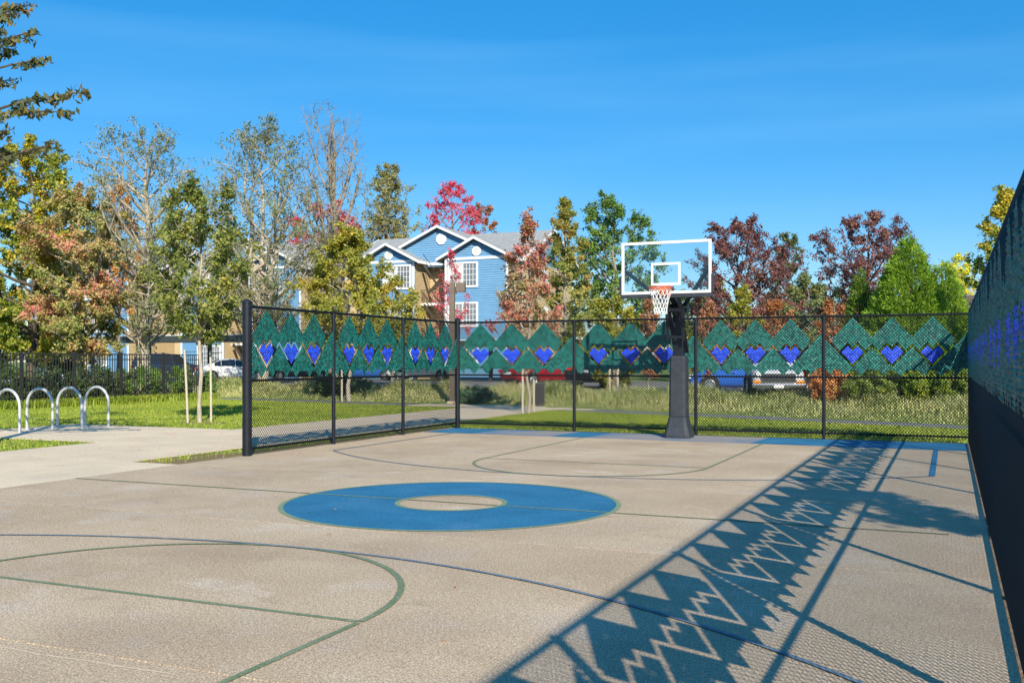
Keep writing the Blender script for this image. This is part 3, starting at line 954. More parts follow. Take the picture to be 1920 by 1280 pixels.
def lap_boards(parent, span, y, z0, z1, material, axis='x', sgn=-1, step=.165, name='lap_siding'):
    """overlapping boards; span(z) gives the two ends at height z; each board is thicker at its lower edge"""
    vs = []; fs = []
    z = z0
    while z < z1 - .02:
        zt = min(z + step, z1)
        (a0, b0), (a1, b1) = span(z), span(zt)
        k = len(vs)
        for (q, w_, zz, d) in ((a0, b0, z, .004), (a0, b0, z, .042), (a1, b1, zt, .006)):
            yy_ = y + sgn * d
            vs += ([(q, yy_, zz), (w_, yy_, zz)] if axis == 'x' else [(yy_, q, zz), (yy_, w_, zz)])
        fs += [(k, k + 1, k + 3, k + 2), (k + 2, k + 3, k + 5, k + 4)]
        z += step
    o = MB().add(vs, fs).build(name, material, parent)
    o['kind'] = 'stuff'
    return o

def window(parent, x0, x1, z0, z1, y, cols=4, rows=4, blind=False):
    f = MB()
    w = .13
    f.box(x0 - w, x1 + w, y - .06, y + .04, z1, z1 + w)
    f.box(x0 - w, x1 + w, y - .06, y + .02, z0 - w, z0)
    f.box(x0 - w, x0, y - .06, y + .02, z0, z1)
    f.box(x1, x1 + w, y - .06, y + .02, z0, z1)
    xm = (x0 + x1) / 2
    f.box(xm - .045, xm + .045, y - .05, y + .02, z0, z1)
    o = f.build('window', M['trim'], parent)
    MB().box(x0, xm - .046, y - .012, y - .004, z0, z1).build('pane', M['blind'] if blind else M['pane'], o)
    MB().box(xm + .046, x1, y - .012, y - .004, z0, z1).build('pane', M['pane'], o)
    g = MB()
    for half in ((x0, xm - .046), (xm + .046, x1)):
        for q in range(1, cols):
            xx = half[0] + (half[1] - half[0]) * q / cols
            g.box(xx - .016, xx + .016, y - .024, y - .014, z0, z1)
        for q in range(1, rows):
            zz = z0 + (z1 - z0) * q / rows
            g.box(half[0], half[1], y - .027, y - .0245, zz - .016, zz + .016)
    g.build('muntins', M['trim'], o)
    return o

def gable_roof(parent, xc, half, apex, eave, y0, y1, th=.12, over=.0):
    """roof with ridge along y"""
    r = MB()
    for s in (-1, 1):
        poly = [(xc, apex), (xc + s * half, eave), (xc + s * half, eave + th), (xc, apex + th)]
        r.prism(poly, 'y', y0, y1)
    o = r.build('roof', M['shingle'], parent)
    f = MB()
    for s in (-1, 1):
        poly = [(xc + s * .0015, apex - .04), (xc + s * half, eave - .04), (xc + s * half, eave + th + .02), (xc + s * .0015, apex + th + .02)]
        f.prism(poly, 'y', y0 - .06, y0 - .003)
        xa, xb = sorted((xc + s * (half + .003), xc + s * (half + .05)))
        f.box(xa, xb, y0, y1, eave - .10, eave + th)
    f.build('fascia', M['trim'], o)
    return o

def octagon_vent(parent, xc, zc, y, r=.42):
    pts = [(xc + r * math.cos(R(22.5 + 45 * k)), zc + r * math.sin(R(22.5 + 45 * k))) for k in range(8)]
    o = MB().prism(pts, 'y', y - .07, y - .002).build('gable_vent', M['trim'], parent)
    pts = [(xc + r * .72 * math.cos(R(22.5 + 45 * k)), zc + r * .72 * math.sin(R(22.5 + 45 * k))) for k in range(8)]
    MB().prism(pts, 'y', y - .085, y - .072).build('vent_louvre', M['blind'], o)

def apartment(loc, label):
    t = thing('apartment_building', loc, label, 'building', 'blue apartment buildings beyond the parking lot')
    EV = 8.5
    # main body and main roof (ridge along the front)
    w = MB()
    w.box(-8.4, 6.2, 2.3, 13.0, -.3, EV)
    w.build('rear_wall', M['siding_tan'], t)
    rf = MB()
    rf.prism([(1.4, EV - .05), (7.6, 11.15), (7.6, 11.33), (1.4, EV + .13)], 'x', -8.9, 6.7)
    rf.prism([(13.8, EV - .05), (7.6, 11.15), (7.6, 11.33), (13.8, EV + .13)], 'x', -8.9, 6.7)
    o = rf.build('roof', M['shingle'], t)
    for x_ in (-8.96, 6.71):
        MB().prism([(1.4, EV - .10), (7.6, 11.10), (13.8, EV - .10), (13.8, EV + .16), (7.6, 11.36), (1.4, EV + .16)], 'x', x_, x_ + .05).build('fascia', M['trim'], o)
    for x_ in (6.0, -8.39):
        MB().prism([(2.3, EV - .05), (7.6, 10.85), (13.0, EV - .05)], 'x', x_, x_ + .19).build('end_gable', M['siding_blue'], t)
    # large front cross gable
    MB().prism([(-5.4, EV - .3), (5.4, EV - .3), (5.4, EV + .1), (.15, 10.95), (-5.1, EV + .1)], 'y', 1.20, 1.55).build('front_gable', M['siding_blue'], t)
    gable_roof(t, .15, 5.7, 11.05, EV - .02, .80, 7.4)
    lap_boards(t, lambda z: (.15 - (10.95 - z) * 5.25 / 2.35, .15 + (10.95 - z) * 5.25 / 2.35), 1.20, EV + .12, 10.85, M['siding_blue'])
    octagon_vent(t, .35, 10.2, 1.16, .43)
    MB().box(-1.2, 1.2, 1.10, 1.195, EV - .2, EV + .02).build('band_board', M['trim'], t)
    # two projecting bays
    for s, xa, xb in ((-1, -5.6, -1.25), (1, 1.25, 6.19)):
        b_ = MB().box(xa, xb, 0, 2.29, -.3, EV + .15).build('bay_wall', M['siding_blue'], t)
        xc = (xa + xb) / 2; hf = (xb - xa) / 2
        MB().prism([(xa, EV + .152), (xb, EV + .152), (xc, EV + .15 + hf * .5)], 'y', .01, 1.19).build('bay_gable', M['siding_blue'], t)
        gable_roof(t, xc, hf + .5, EV + .20 + hf * .5, EV + .20 - .5 * .5, -.45, 1.9)
        lap_boards(b_, lambda z, xa=xa, xb=xb: (xa + .15, xb - .15), 0, -.2, EV - .03, M['siding_blue'])
        lap_boards(b_, lambda z, xc=xc, hf=hf: (xc - (hf - (z - EV - .15) * 2), xc + (hf - (z - EV - .15) * 2)), .01, EV + .17, EV + .15 + hf * .5 - .1, M['siding_blue'])
        octagon_vent(t, xc + .05, EV + .55, -.035, .36)
        MB().box(xa - .02, xb + .02, -.065, -.003, EV - .02, EV + .16).build('band_board', M['trim'], t)
        for x_ in (xa, xb - .14):
            MB().box(x_ - .01, x_ + .15, -.055, -.002, -.2, EV - .021).build('corner_board', M['trim'], t)
        wx0, wx1 = (1.62, 3.75) if s > 0 else (-3.75, -1.62)
        for fl, (z0, z1) in enumerate(((1.0, 2.45), (3.85, 5.35), (6.65, 8.2))):
            window(t, wx0, wx1, z0, z1, -.045, blind=(fl == 2))
    # side wall trim
    lap_boards(t, lambda z: (2.46, 12.8), 6.2, -.2, EV - .1, M['siding_tan'], axis='y', sgn=1)
    lap_boards(t, lambda z: (.02, 2.28), 6.192, -.2, EV - .1, M['siding_tan'], axis='y', sgn=1)
    lap_boards(t, lambda z: (-1.2, .44), 2.28, -.2, 8.2, M['siding_tan'])
    MB().box(6.2, 6.28, 2.28, 2.45, -.2, EV - .1).build('corner_board', M['trim'], t)
    MB().box(6.2, 6.26, 12.8, 13.0, -.2, EV - .1).build('corner_board', M['trim'], t)
    for z0 in (4.0, 6.8):
        MB().box(6.195, 6.24, 6.0, 7.4, z0, z0 + 1.4).build('side_window', M['trim'], t)
    # stairwell between the bays
    lap_boards(t, lambda z: (.02, 2.27), -1.245, -.2, 8.45, M['siding_tan'], axis='y', sgn=1)
    st = thing('stairwell', (0, 0, 0), None, None); st.parent = t
    for z in (2.75, 5.55):
        MB().box(-1.24, 1.24, .9, 2.28, z - .18, z).build('landing', M['trim'], st)
        rl = MB()
        rl.box(-1.22, 1.22, .92, .96, z + .95, z + 1.0)
        for q in range(19):
            xx = -1.2 + q * 2.4 / 18
            rl.box(xx - .012, xx + .012, .925, .955, z + .02, z + .95)
        rl.bar((-.7, .90, z + .95), (.3, .90, z + .05), .04, .03, up=(0, 1, 0))
        rl.build('railing', M['dark_brown'], st)
    for z in (0.0, 2.75, 5.55):
        s_ = MB()
        s_.bar((-.75, .55, z + 2.7), (1.2, .55, z + .1), .05, .30, up=(0, 1, 0))
        s_.bar((-.85, .55, z + 3.55), (1.2, .55, z + .95), .04, .06, up=(0, 1, 0))
        s_.build('stair_flight', M['dark_brown'], st)
    MB().box(.45, 1.24, 1.6, 2.27, 0, 8.2).build('recess_shade_block', M['dark_brown'], st)  # solid block, the stair recess's shade put into its dark colour
    return t
apartment((-34.25, 63.0, .30), 'blue gabled apartment building with white trim in the middle of the picture')
apartment((-51.6, 63.0, .30), 'blue apartment building half hidden behind the bare trees')
apartment((-69.0, 63.0, .30), 'blue and tan apartment building behind the trees on the far left')

def carport(loc, L, label, H=2.9):
    t = thing('carport', loc, label, 'carport', 'dark carports over the parking lot')
    MB().box(0, L, -2.6, 2.6, H - .35, H - .02).build('roof_deck', M['carport'], t)
    MB().box(-.03, L + .03, -2.66, -2.602, H - .42, H).build('fascia', M['carport'], t)
    MB().box(-.03, L + .03, -2.68, -2.58, H + .003, H + .06).build('edge_trim', M['trim'], t)
    for k in range(int(L / 5.5) + 1):
        MB().box(k * 5.5 + .2, k * 5.5 + .42, -.1, .1, -.1, H - .352).build('column', M['carport'], t)
carport((-58.5, 54.8, LOT), 23, 'long dark carport roof behind the iron fence and white sedan', 3.0)
carport((-32.5, 57.2, LOT), 15.5, 'dark carport with white edge behind the back fence', 2.55)

# small dark house roof at the right
x, y, _ = spot(1795, 64)
t = thing('house', (x, y, .3), 'dark shingled house roof behind the conifers on the right', 'house', rz=R(10))
MB().box(-5, 5, 0, 8, -.3, 3.2).build('wall', M['siding_tan'], t)
h = MB()
h.prism([(-.6, 3.1), (4, 5.6), (4, 5.8), (-.6, 3.3)], 'x', -5.5, 5.5)
h.prism([(8.6, 3.1), (4, 5.6), (4, 5.8), (8.6, 3.3)], 'x', -5.5, 5.5)
h.build('roof', M['bark_dark'], t)

# ------------------------------------------------------------------ trees
def quads(C, sz, rg, aspect=.5, droop=0.0, fold=.12, out=None, bias=.9):
    """leaf blades: one folded quad per centre, faces turned outwards from the crown as leaves do"""
    n = len(C)
    nrm = rg.normal(size=(n, 3))
    nrm /= np.linalg.norm(nrm, axis=1, keepdims=True)
    if out is not None: nrm = nrm + bias * out
    nrm /= np.linalg.norm(nrm, axis=1, keepdims=True) + 1e-9
    a = rg.normal(size=(n, 3)); a[:, 2] -= droop
    a -= nrm * (a * nrm).sum(1, keepdims=True)
    a /= np.linalg.norm(a, axis=1, keepdims=True) + 1e-9
    b = np.cross(a, nrm)
    s = (sz * rg.uniform(.65, 1.3, n))[:, None]
    V = np.stack([C - a * s * .5, C + b * s * aspect * .5 - nrm * s * fold, C + a * s * .5, C - b * s * aspect * .5 - nrm * s * fold], 1)
    idx = np.arange(n * 4).reshape(n, 4)
    return V.reshape(-1, 3), idx

PROF = {
    'round': lambda h: np.sqrt(np.clip(1 - (2 * h - 0.95) ** 2 * .92, 0.03, 1)),
    'ovoid': lambda h: np.clip(1.25 * (1 - h) ** .62 * np.clip(h / .22, .35, 1) ** .6, .06, 1),
    'vase': lambda h: np.clip(.35 + 1.0 * h, 0, 1) * np.sqrt(np.clip(1.08 - h ** 3, .05, 1)),
    'column': lambda h: np.clip(.95 * np.clip(h / .12, .5, 1) * np.clip((1 - h) / .35, .12, 1), .1, 1),
}
def grow(rg, H, zb, Rr, prof, nl, trunk_r, rise, lean=(0, 0), sec=7, twig=5, stems=1):
    segs = []   # p0, p1, r0, r1
    tips = []
    def path(pts, r0, r1):
        n = len(pts)
        for i in range(n - 1):
            fa, fb = i / (n - 1), (i + 1) / (n - 1)
            segs.append((pts[i], pts[i + 1], r0 + (r1 - r0) * fa, r0 + (r1 - r0) * fb))
    trunks = []
    for s in range(stems):
        top = np.array([lean[0], lean[1], H * .93])
        if stems > 1:
            an = 2 * math.pi * s / stems + rg.uniform(-.4, .4)
            top = np.array([math.cos(an) * Rr * .38, math.sin(an) * Rr * .38, H * rg.uniform(.72, .95)])
        n = 9
        pts = []
        for i in range(n):
            f = i / (n - 1)
            w = Rr * .05 * (1 if 0 < i else 0)
            bend = f ** 1.3 if stems > 1 else f
            pts.append(np.array([top[0] * bend + rg.uniform(-w, w), top[1] * bend + rg.uniform(-w, w), -.25 + (top[2] + .25) * f]))
        tr = trunk_r * (1 if stems == 1 else .7)
        for i in range(n - 1):
            fa, fb = i / (n - 1), (i + 1) / (n - 1)
            flare = 1.35 if i == 0 else 1
            segs.append((pts[i], pts[i + 1], tr * flare * (1 - fa) ** .85 + .012, tr * (1 - fb) ** .85 + .012))
        trunks.append((pts, tr))
    def on_trunk(tk, z):
        pts, tr = tk
        zs = [p[2] for p in pts]
        z = min(max(z, zs[0]), zs[-1])
        k = min(max(int(np.searchsorted(zs, z)) - 1, 0), len(pts) - 2)
        f = (z - zs[k]) / (zs[k + 1] - zs[k] + 1e-9)
        return pts[k] + (pts[k + 1] - pts[k]) * f, tr * (1 - min(z / zs[-1], .98)) ** .85 + .012
    for k in range(nl):
        h = (k + rg.uniform(.1, .9)) / nl
        an = k * 2.39996 + rg.uniform(-.5, .5)
        rad = Rr * float(prof(np.array(h))) * rg.uniform(.72, 1.06)
        tip = np.array([math.cos(an) * rad + lean[0] * h, math.sin(an) * rad + lean[1] * h, zb + h * (H - zb)])
        tk = trunks[k % len(trunks)]
        zs = max(tip[2] - rad * rise - .15, zb * .62)
        st, tr = on_trunk(tk, min(zs, H * .9))
        ctrl = st + (tip - st) * np.array([.62, .62, .35]) + rg.normal(size=3) * rad * .05
        pts = []
        for i in range(6):
            f = i / 5
            pts.append(st * (1 - f) ** 2 + ctrl * 2 * f * (1 - f) + tip * f * f)
        lr = min(tr * .7, .018 + .024 * rad)
        path(pts, lr, .010)
        L = np.linalg.norm(tip - st)
        d0 = (tip - st) / (L + 1e-9)
        for q in range(sec):
            f = rg.uniform(.28, 1.0)
            p = st * (1 - f) ** 2 + ctrl * 2 * f * (1 - f) + tip * f * f
            d = d0 * .6 + rg.normal(size=3) * .62; d[2] += .25
            d /= np.linalg.norm(d)
            l2 = L * rg.uniform(.18, .42) * (1.15 - .5 * f) + .08 * Rr
            e = p + d * l2
            mid = (p + e) / 2 + rg.normal(size=3) * l2 * .07
            segs.append((p, mid, max(lr * .42, .007), .008)); segs.append((mid, e, .008, .005))
            for u in range(twig):
                ff = rg.uniform(.25, 1.0)
                pp = p + (e - p) * ff
                dd = d * .5 + rg.normal(size=3) * .6; dd[2] += .12
                dd /= np.linalg.norm(dd)
                l3 = l2 * rg.uniform(.25, .55)
                ee = pp + dd * l3
                segs.append((pp, ee, .006, .003))
                tips.append((pp, ee))
    return segs, tips

def tree_obj(name, label, cat, loc, H, zb, Rr, leafm, n_leaf, leaf, style='round', nl=22, trunk_r=.14, rise=.55, seed=1, bark='bark',
             lean=(0, 0), group=None, sec=7, twig=5, stems=1, top_bare=0.0, droop=.3, twig_scale=1.0, spread=.5):
    rg = np.random.default_rng(seed)
    n_leaf = int(n_leaf * 2.5); leaf = leaf * .80
    t = thing(name, loc, label, cat, group)
    segs, tips = grow(rg, H, zb, Rr, PROF[style], nl, trunk_r, rise, lean, sec, twig, stems)
    P0 = np.array([s[0] for s in segs]); P1 = np.array([s[1] for s in segs])
    r0 = np.array([s[2] for s in segs]) * twig_scale; r1 = np.array([s[3] for s in segs]) * twig_scale
    thick = r0 > .03
    me_v, me_f = [], []
    off = 0
    for sel, n in ((thick, 8), (~thick, 3)):
        if sel.sum() == 0: continue
        Vv, Ff = prism_mesh(P0[sel], P1[sel], r0[sel], r1[sel], n)
        me_v.append(Vv); me_f.append(Ff + off); off += len(Vv)
    link('trunk', np_mesh('trunk', np.concatenate(me_v), 4, np.concatenate(me_f), True), M[bark], t)
    if n_leaf:
        T0 = np.array([a_ for a_, b_ in tips]); T1 = np.array([b_ for a_, b_ in tips])
        if top_bare > 0:
            zrel = (T1[:, 2] - zb) / (H - zb)
            keep = rg.uniform(size=len(T1)) > np.clip((zrel - (1 - top_bare)) / top_bare * 1.2, 0, .985)
            T0, T1 = T0[keep], T1[keep]
        k = rg.integers(0, len(T0), n_leaf)
        f = rg.uniform(0.05, 1.1, n_leaf)[:, None]
        C = T0[k] + (T1[k] - T0[k]) * f
        C += rg.normal(size=C.shape) * leaf * spread
        o_ = C - np.array([0, 0, zb + (H - zb) * .38])
        o_ /= np.linalg.norm(o_, axis=1, keepdims=True) + 1e-9
        o_[:, 2] += .35
        Vv, Ff = quads(C, leaf, rg, .55, droop, .12, o_, .8)
        link('crown', np_mesh('crown', Vv, 4, Ff), leafm, t)
    return t

def tree(name, label, px, depth, ytop, ycrown, hw, leafm, n_leaf, leaf, cat='tree', zg=None, **kw):
    x, y, _ = spot(px, depth)
    if zg is None: zg = float(ground_z(x, y))
    H = high(ytop, depth) - zg
    zb = max(high(ycrown, depth) - zg, .25)
    return tree_obj(name, label, cat, (x, y, zg), H, zb, hw / F * depth, leafm, n_leaf, leaf, **kw)

LM = {}
LM['green_yellow'] = leaf_mat('green_yellow_leaves', [(0, (.10, .17, .03)), (.38, (.24, .30, .045)), (.6, (.42, .40, .05)), (.8, (.66, .44, .04)), (1, (.56, .27, .04))], cscale=.35, clump=.55)
LM['mixed_red'] = leaf_mat('green_red_leaves', [(0, (.13, .19, .05)), (.38, (.30, .33, .09)), (.58, (.48, .38, .14)), (.74, (.58, .26, .17)), (1, (.62, .12, .17))], cscale=.5, clump=.6)
LM['orange'] = leaf_mat('orange_leaves', [(0, (0.538, 0.233, 0.036)), (.5, (0.900, 0.358, 0.036)), (1, (0.896, 0.179, 0.054))])
LM['grey_green'] = leaf_mat('dull_green_leaves', [(0, (0.081, 0.134, 0.063)), (.5, (0.179, 0.224, 0.081)), (.85, (0.323, 0.305, 0.090)), (1, (0.448, 0.269, 0.090))])
LM['young_green'] = leaf_mat('fresh_green_leaves', [(0, (.08, .12, .03)), (.5, (.20, .24, .05)), (.85, (.34, .33, .07)), (1, (.50, .34, .06))])
LM['olive'] = leaf_mat('olive_leaves', [(0, (0.125, 0.170, 0.032)), (.45, (0.287, 0.305, 0.045)), (.8, (0.520, 0.412, 0.063)), (1, (0.609, 0.305, 0.054))])
LM['red'] = leaf_mat('red_leaves', [(0, (0.358, 0.026, 0.040)), (.5, (0.824, 0.054, 0.072)), (1, (0.900, 0.161, 0.161))], trans=.45)
LM['pink_red'] = leaf_mat('pink_red_leaves', [(0, (0.538, 0.045, 0.072)), (.6, (0.900, 0.090, 0.143)), (1, (0.900, 0.287, 0.323))], trans=.45)
LM['dark_green'] = leaf_mat('dark_green_leaves', [(0, (0.036, 0.072, 0.022)), (.6, (0.081, 0.143, 0.036)), (1, (0.179, 0.215, 0.045))])
LM['green'] = leaf_mat('green_leaves', [(0, (0.063, 0.134, 0.032)), (.55, (0.134, 0.242, 0.045)), (1, (0.287, 0.358, 0.054))])
LM['rust'] = leaf_mat('rust_leaves', [(0, (.13, .19, .045)), (.45, (.28, .33, .07)), (.75, (.44, .32, .09)), (1, (.52, .22, .08))], cscale=.4, clump=.6)
LM['red_olive'] = leaf_mat('red_olive_leaves', [(0, (.17, .17, .06)), (.35, (.32, .26, .10)), (.6, (.50, .20, .13)), (1, (.62, .11, .15))], cscale=.7, clump=.6)
LM['purple'] = leaf_mat('purple_leaves', [(0, (.07, .035, .04)), (.45, (.18, .075, .075)), (.75, (.30, .13, .09)), (1, (.40, .22, .10))], cscale=.5)
LM['brown'] = leaf_mat('brown_leaves', [(0, (0.233, 0.099, 0.045)), (.5, (0.430, 0.179, 0.072)), (1, (0.609, 0.305, 0.108))])
LM['yellow'] = leaf_mat('yellow_leaves', [(0, (0.681, 0.430, 0.036)), (.5, (0.900, 0.717, 0.054)), (1, (0.900, 0.896, 0.143))])
LM['conifer'] = leaf_mat('bright_conifer', [(0, (.07, .15, .014)), (.5, (.18, .31, .025)), (1, (.32, .43, .045))], cscale=1.6, clump=.55)
LM['spruce'] = leaf_mat('dark_conifer', [(0, (0.022, 0.045, 0.026)), (.6, (0.054, 0.099, 0.054)), (1, (0.108, 0.161, 0.081))])
LM['salmon'] = leaf_mat('salmon_leaves', [(0, (.30, .14, .07)), (.5, (.44, .22, .12)), (1, (.50, .32, .16))])
LM['orange_brown'] = leaf_mat('orange_brown_leaves', [(0, (0.394, 0.125, 0.045)), (.5, (0.860, 0.305, 0.090)), (1, (0.900, 0.466, 0.161))])
LM['hedge'] = leaf_mat('hedge_leaves', [(0, (0.072, 0.134, 0.018)), (.5, (0.197, 0.287, 0.036)), (1, (0.394, 0.412, 0.054))])
LM['blue_green'] = leaf_mat('blue_green_leaves', [(0, (0.036, 0.090, 0.045)), (.6, (0.090, 0.179, 0.090)), (1, (0.179, 0.287, 0.143))])

LM['overhang'] = leaf_mat('dark_autumn_leaves', [(0, (0.038, 0.070, 0.026)), (.45, (0.102, 0.128, 0.045)), (.8, (0.218, 0.166, 0.064)), (1, (0.333, 0.141, 0.077))], cscale=1.0)
LM['poplar'] = leaf_mat('poplar_leaves', [(0, (.15, .18, .07)), (.5, (.32, .31, .11)), (1, (.46, .37, .15))])
LM['conifer_deep'] = leaf_mat('deep_conifer', [(0, (.05, .11, .015)), (.5, (.12, .21, .025)), (1, (.22, .31, .04))], cscale=1.2)
# --- left side
def overhanging_tree():
    rg = np.random.default_rng(12)
    D = 15.5
    bx, by, _ = spot(-175, D)
    t = thing('overhanging_tree', (bx, by, BASE), 'dark leafy branches reaching in from the left edge against the sky', 'tree')
    B = np.array([bx, by, BASE])
    def at(px, py, d): return np.array(spot(px, d, high(py, d))) - B
    H = high(-330, D)
    segs = []; tips = []
    pts = [np.array([rg.uniform(-.05, .05), rg.uniform(-.05, .05), H * i / 8 - .2]) for i in range(9)]
    for i in range(8): segs.append((pts[i], pts[i + 1], .15 * (1 - i / 8.5) + .01, .15 * (1 - (i + 1) / 8.5) + .01))
    limbs = [(30, 24, 15.4), (62, 58, 15.0), (94, 110, 15.9), (24, 95, 15.2), (164, 173, 15.5), (42, 204, 15.1), (132, 211, 16.0), (110, 268, 15.3), (84, 283, 15.8), (16, 150, 15.6), (14, 245, 15.2), (10, 60, 16.1),
             (46, 10, 15.9), (20, 285, 15.9)]
    lim = [at(*q) for q in limbs]
    for k in range(26):
        an = rg.uniform(0, 2 * math.pi); h = rg.uniform(.42, 1.0)
        q = np.array([math.cos(an), math.sin(an), 0]) * rg.uniform(.6, 1.0) * 2.4 * (1.35 - h) + np.array([0, 0, H * h])
        if q[0] * CT + q[1] * ST < .9: lim.append(q)
    for tip in lim:
        L = np.linalg.norm(tip[:2])
        st = np.array([0, 0, max(tip[2] - L * rg.uniform(.15, .45), 1.6)])
        ctrl = st * .5 + tip * .5 + np.array([0, 0, .12 * L])
        P = lambda f: st * (1 - f) ** 2 + ctrl * 2 * f * (1 - f) + tip * f * f
        for i in range(7): segs.append((P(i / 7), P((i + 1) / 7), .034 * (1 - i / 7.5) + .004, .034 * (1 - (i + 1) / 7.5) + .004))
        for q in range(int(18 * L / 1.6)):
            f = rg.uniform(.28, 1.0)
            p = P(f); d = (P(min(f + .02, 1.02)) - P(f - .02)); d /= np.linalg.norm(d)
            dd = d * .7 + rg.normal(size=3) * np.array([.5, .5, .3]); dd[2] -= .12; dd /= np.linalg.norm(dd)
            e = p + dd * rg.uniform(.10, .34) * (1.25 - f * .6)
            segs.append((p, e, .006, .003)); tips.append((p, e))
        tips += [(P(.8), tip), (P(.9), tip)]
    P0 = np.array([s[0] for s in segs]); P1 = np.array([s[1] for s in segs])
    Vv, Ff = prism_mesh(P0, P1, np.array([s[2] for s in segs]), np.array([s[3] for s in segs]), 6)
    link('trunk', np_mesh('trunk', Vv, 4, Ff, True), M['bark_dark'], t)
    T0 = np.array([q[0] for q in tips]); T1 = np.array([q[1] for q in tips])
    n = len(tips) * 5
    k = rg.integers(0, len(tips), n); f = rg.uniform(0, 1.05, n)[:, None]
    C = T0[k] + (T1[k] - T0[k]) * f + rg.normal(size=(n, 3)) * .028
    C[:, 2] -= .03
    Vv, Ff = quads(C, .13, rg, .45, 1.5, .15, np.tile([.3, -.45, .5], (n, 1)), .7)
    link('crown', np_mesh('crown', Vv, 4, Ff), LM['overhang'], t)
overhanging_tree()
tree('broadleaf_tree', 'dense green and yellow tree at the far left', 60, 47, 276, 655, 120, LM['green_yellow'], 26000, .2, style='round', nl=40, trunk_r=.22, seed=21, bark='bark_dark')
tree('broadleaf_tree', 'red-tinged leafy tree left of the pale trunk', 148, 43.5, 352, 660, 108, LM['mixed_red'], 17000, .165, style='round', nl=36, trunk_r=.15, seed=23, bark='bark')
tree('broadleaf_tree', 'small orange tree glimpsed between the left trees', 222, 60, 340, 560, 62, LM['orange'], 3500, .2, style='ovoid', nl=20, trunk_r=.12, seed=24)
tree('broadleaf_tree', 'tall thin-leaved tree with a stout pale trunk behind the iron fence', 275, 45.5, 240, 600, 142, LM['grey_green'], 5600, .14, style='round', nl=54, trunk_r=.28, rise=.95, seed=25, bark='bark_pale', sec=9, twig=6, twig_scale=1.25, stems=1)
tree('young_tree', 'young green tree tied between two stakes on the left lawn', 375, 26.2, 345, 622, 88, LM['young_green'], 5600, .14, style='round', nl=32, trunk_r=.048, rise=.7, seed=26, bark='bark_pale', droop=.9)
tree('broadleaf_tree', 'grey-green half-bare tree left of the tallest bare tree', 492, 54, 220, 610, 108, LM['grey_green'], 7000, .16, style='round', nl=56, trunk_r=.19, rise=1.15, seed=27, bark='bark_pale', sec=8, twig=6, twig_scale=1.4, stems=3, lean=(0, 0))
tree('bare_tree', 'tall bare tree with upright thin branches', 625, 57, 190, 600, 82, LM['grey_green'], 1700, .16, style='vase', nl=44, trunk_r=.17, rise=2.6, seed=28, bark='bark', sec=9, twig=5, twig_scale=1.6, top_bare=.75)
tree('broadleaf_tree', 'red tree far behind the bare tree', 617, 88, 385, 560, 74, LM['red'], 5200, .27, style='round', nl=22, trunk_r=.2, seed=29)
tree('young_tree', 'olive bushy young tree behind the side fence', 655, 40.5, 425, 660, 100, LM['olive'], 13000, .16, style='ovoid', nl=34, trunk_r=.075, rise=.6, seed=30, bark='bark_pale')
tree('broadleaf_tree', 'yellow-green shrubby tree just left of the building stairs', 735, 52, 520, 650, 66, LM['olive'], 4500, .17, style='round', nl=20, trunk_r=.08, seed=301)
tree('poplar_tree', 'narrow upright olive tree left of the blue gable', 728, 92, 304, 560, 46, LM['poplar'], 9000, .26, style='round', nl=44, trunk_r=.2, rise=1.8, seed=31)
tree('maple_tree', 'crimson tree rising behind the blue building roof', 848, 98, 338, 560, 66, LM['pink_red'], 5200, .28, style='round', nl=26, trunk_r=.2, rise=1.0, seed=32, twig_scale=1.6)
tree('maple_tree', 'rust red tree behind the grey roof ridge', 908, 104, 378, 560, 34, LM['brown'], 2600, .28, style='round', nl=18, trunk_r=.2, seed=33)
tree('young_tree', 'thin pink-red tree beside the lamp post', 846, 46, 470, 660, 40, LM['pink_red'], 700, .15, style='ovoid', nl=16, trunk_r=.05, rise=1.6, seed=34, twig_scale=1.2)
tree('young_tree', 'red and olive young tree in front of the building', 990, 31, 402, 655, 68, LM['red_olive'], 2500, .15, style='ovoid', nl=26, trunk_r=.042, rise=1.1, seed=35, bark='bark_pale', droop=.8)
tree('broadleaf_tree', 'rusty olive tree right of the building', 1060, 58, 372, 650, 58, LM['rust'], 7500, .2, style='ovoid', nl=30, trunk_r=.15, rise=.8, seed=36)
tree('broadleaf_tree', 'full green tree left of the backboard', 1152, 60, 368, 640, 92, LM['green'], 10500, .21, style='round', nl=34, trunk_r=.18, rise=.8, seed=37)
tree('shrub', 'yellow-olive bush below the green tree', 1150, 45, 555, 715, 58, LM['olive'], 4500, .16, 'shrub', style='round', nl=22, trunk_r=.06, seed=38)
tree('young_tree', 'salmon slim tree behind the net', 1216, 43, 545, 700, 26, LM['salmon'], 1900, .15, style='ovoid', nl=18, trunk_r=.04, rise=1.2, seed=39)
tree('broadleaf_tree', 'dark purple tree right of the backboard', 1384, 60, 412, 650, 102, LM['purple'], 10500, .2, style='round', nl=36, trunk_r=.2, rise=.7, seed=40, bark='bark_dark')
tree('broadleaf_tree', 'sparse olive tree between the two purple trees', 1478, 68, 436, 660, 64, LM['grey_green'], 4200, .2, style='ovoid', nl=26, trunk_r=.14, rise=.9, seed=41, twig_scale=1.4)
tree('broadleaf_tree', 'large purple tree behind the conifers', 1628, 62, 408, 640, 118, LM['purple'], 11500, .2, style='round', nl=40, trunk_r=.22, rise=.7, seed=42, bark='bark_dark')
tree('shrub', 'salmon red bush right of the hoop pole', 1328, 41, 565, 715, 34, LM['salmon'], 2800, .14, 'shrub', style='ovoid', nl=20, trunk_r=.05, seed=43)
tree('shrub', 'yellow-green bush tree under the purple tree', 1392, 44, 538, 715, 52, LM['olive'], 4500, .15, 'shrub', style='ovoid', nl=22, trunk_r=.06, seed=44)
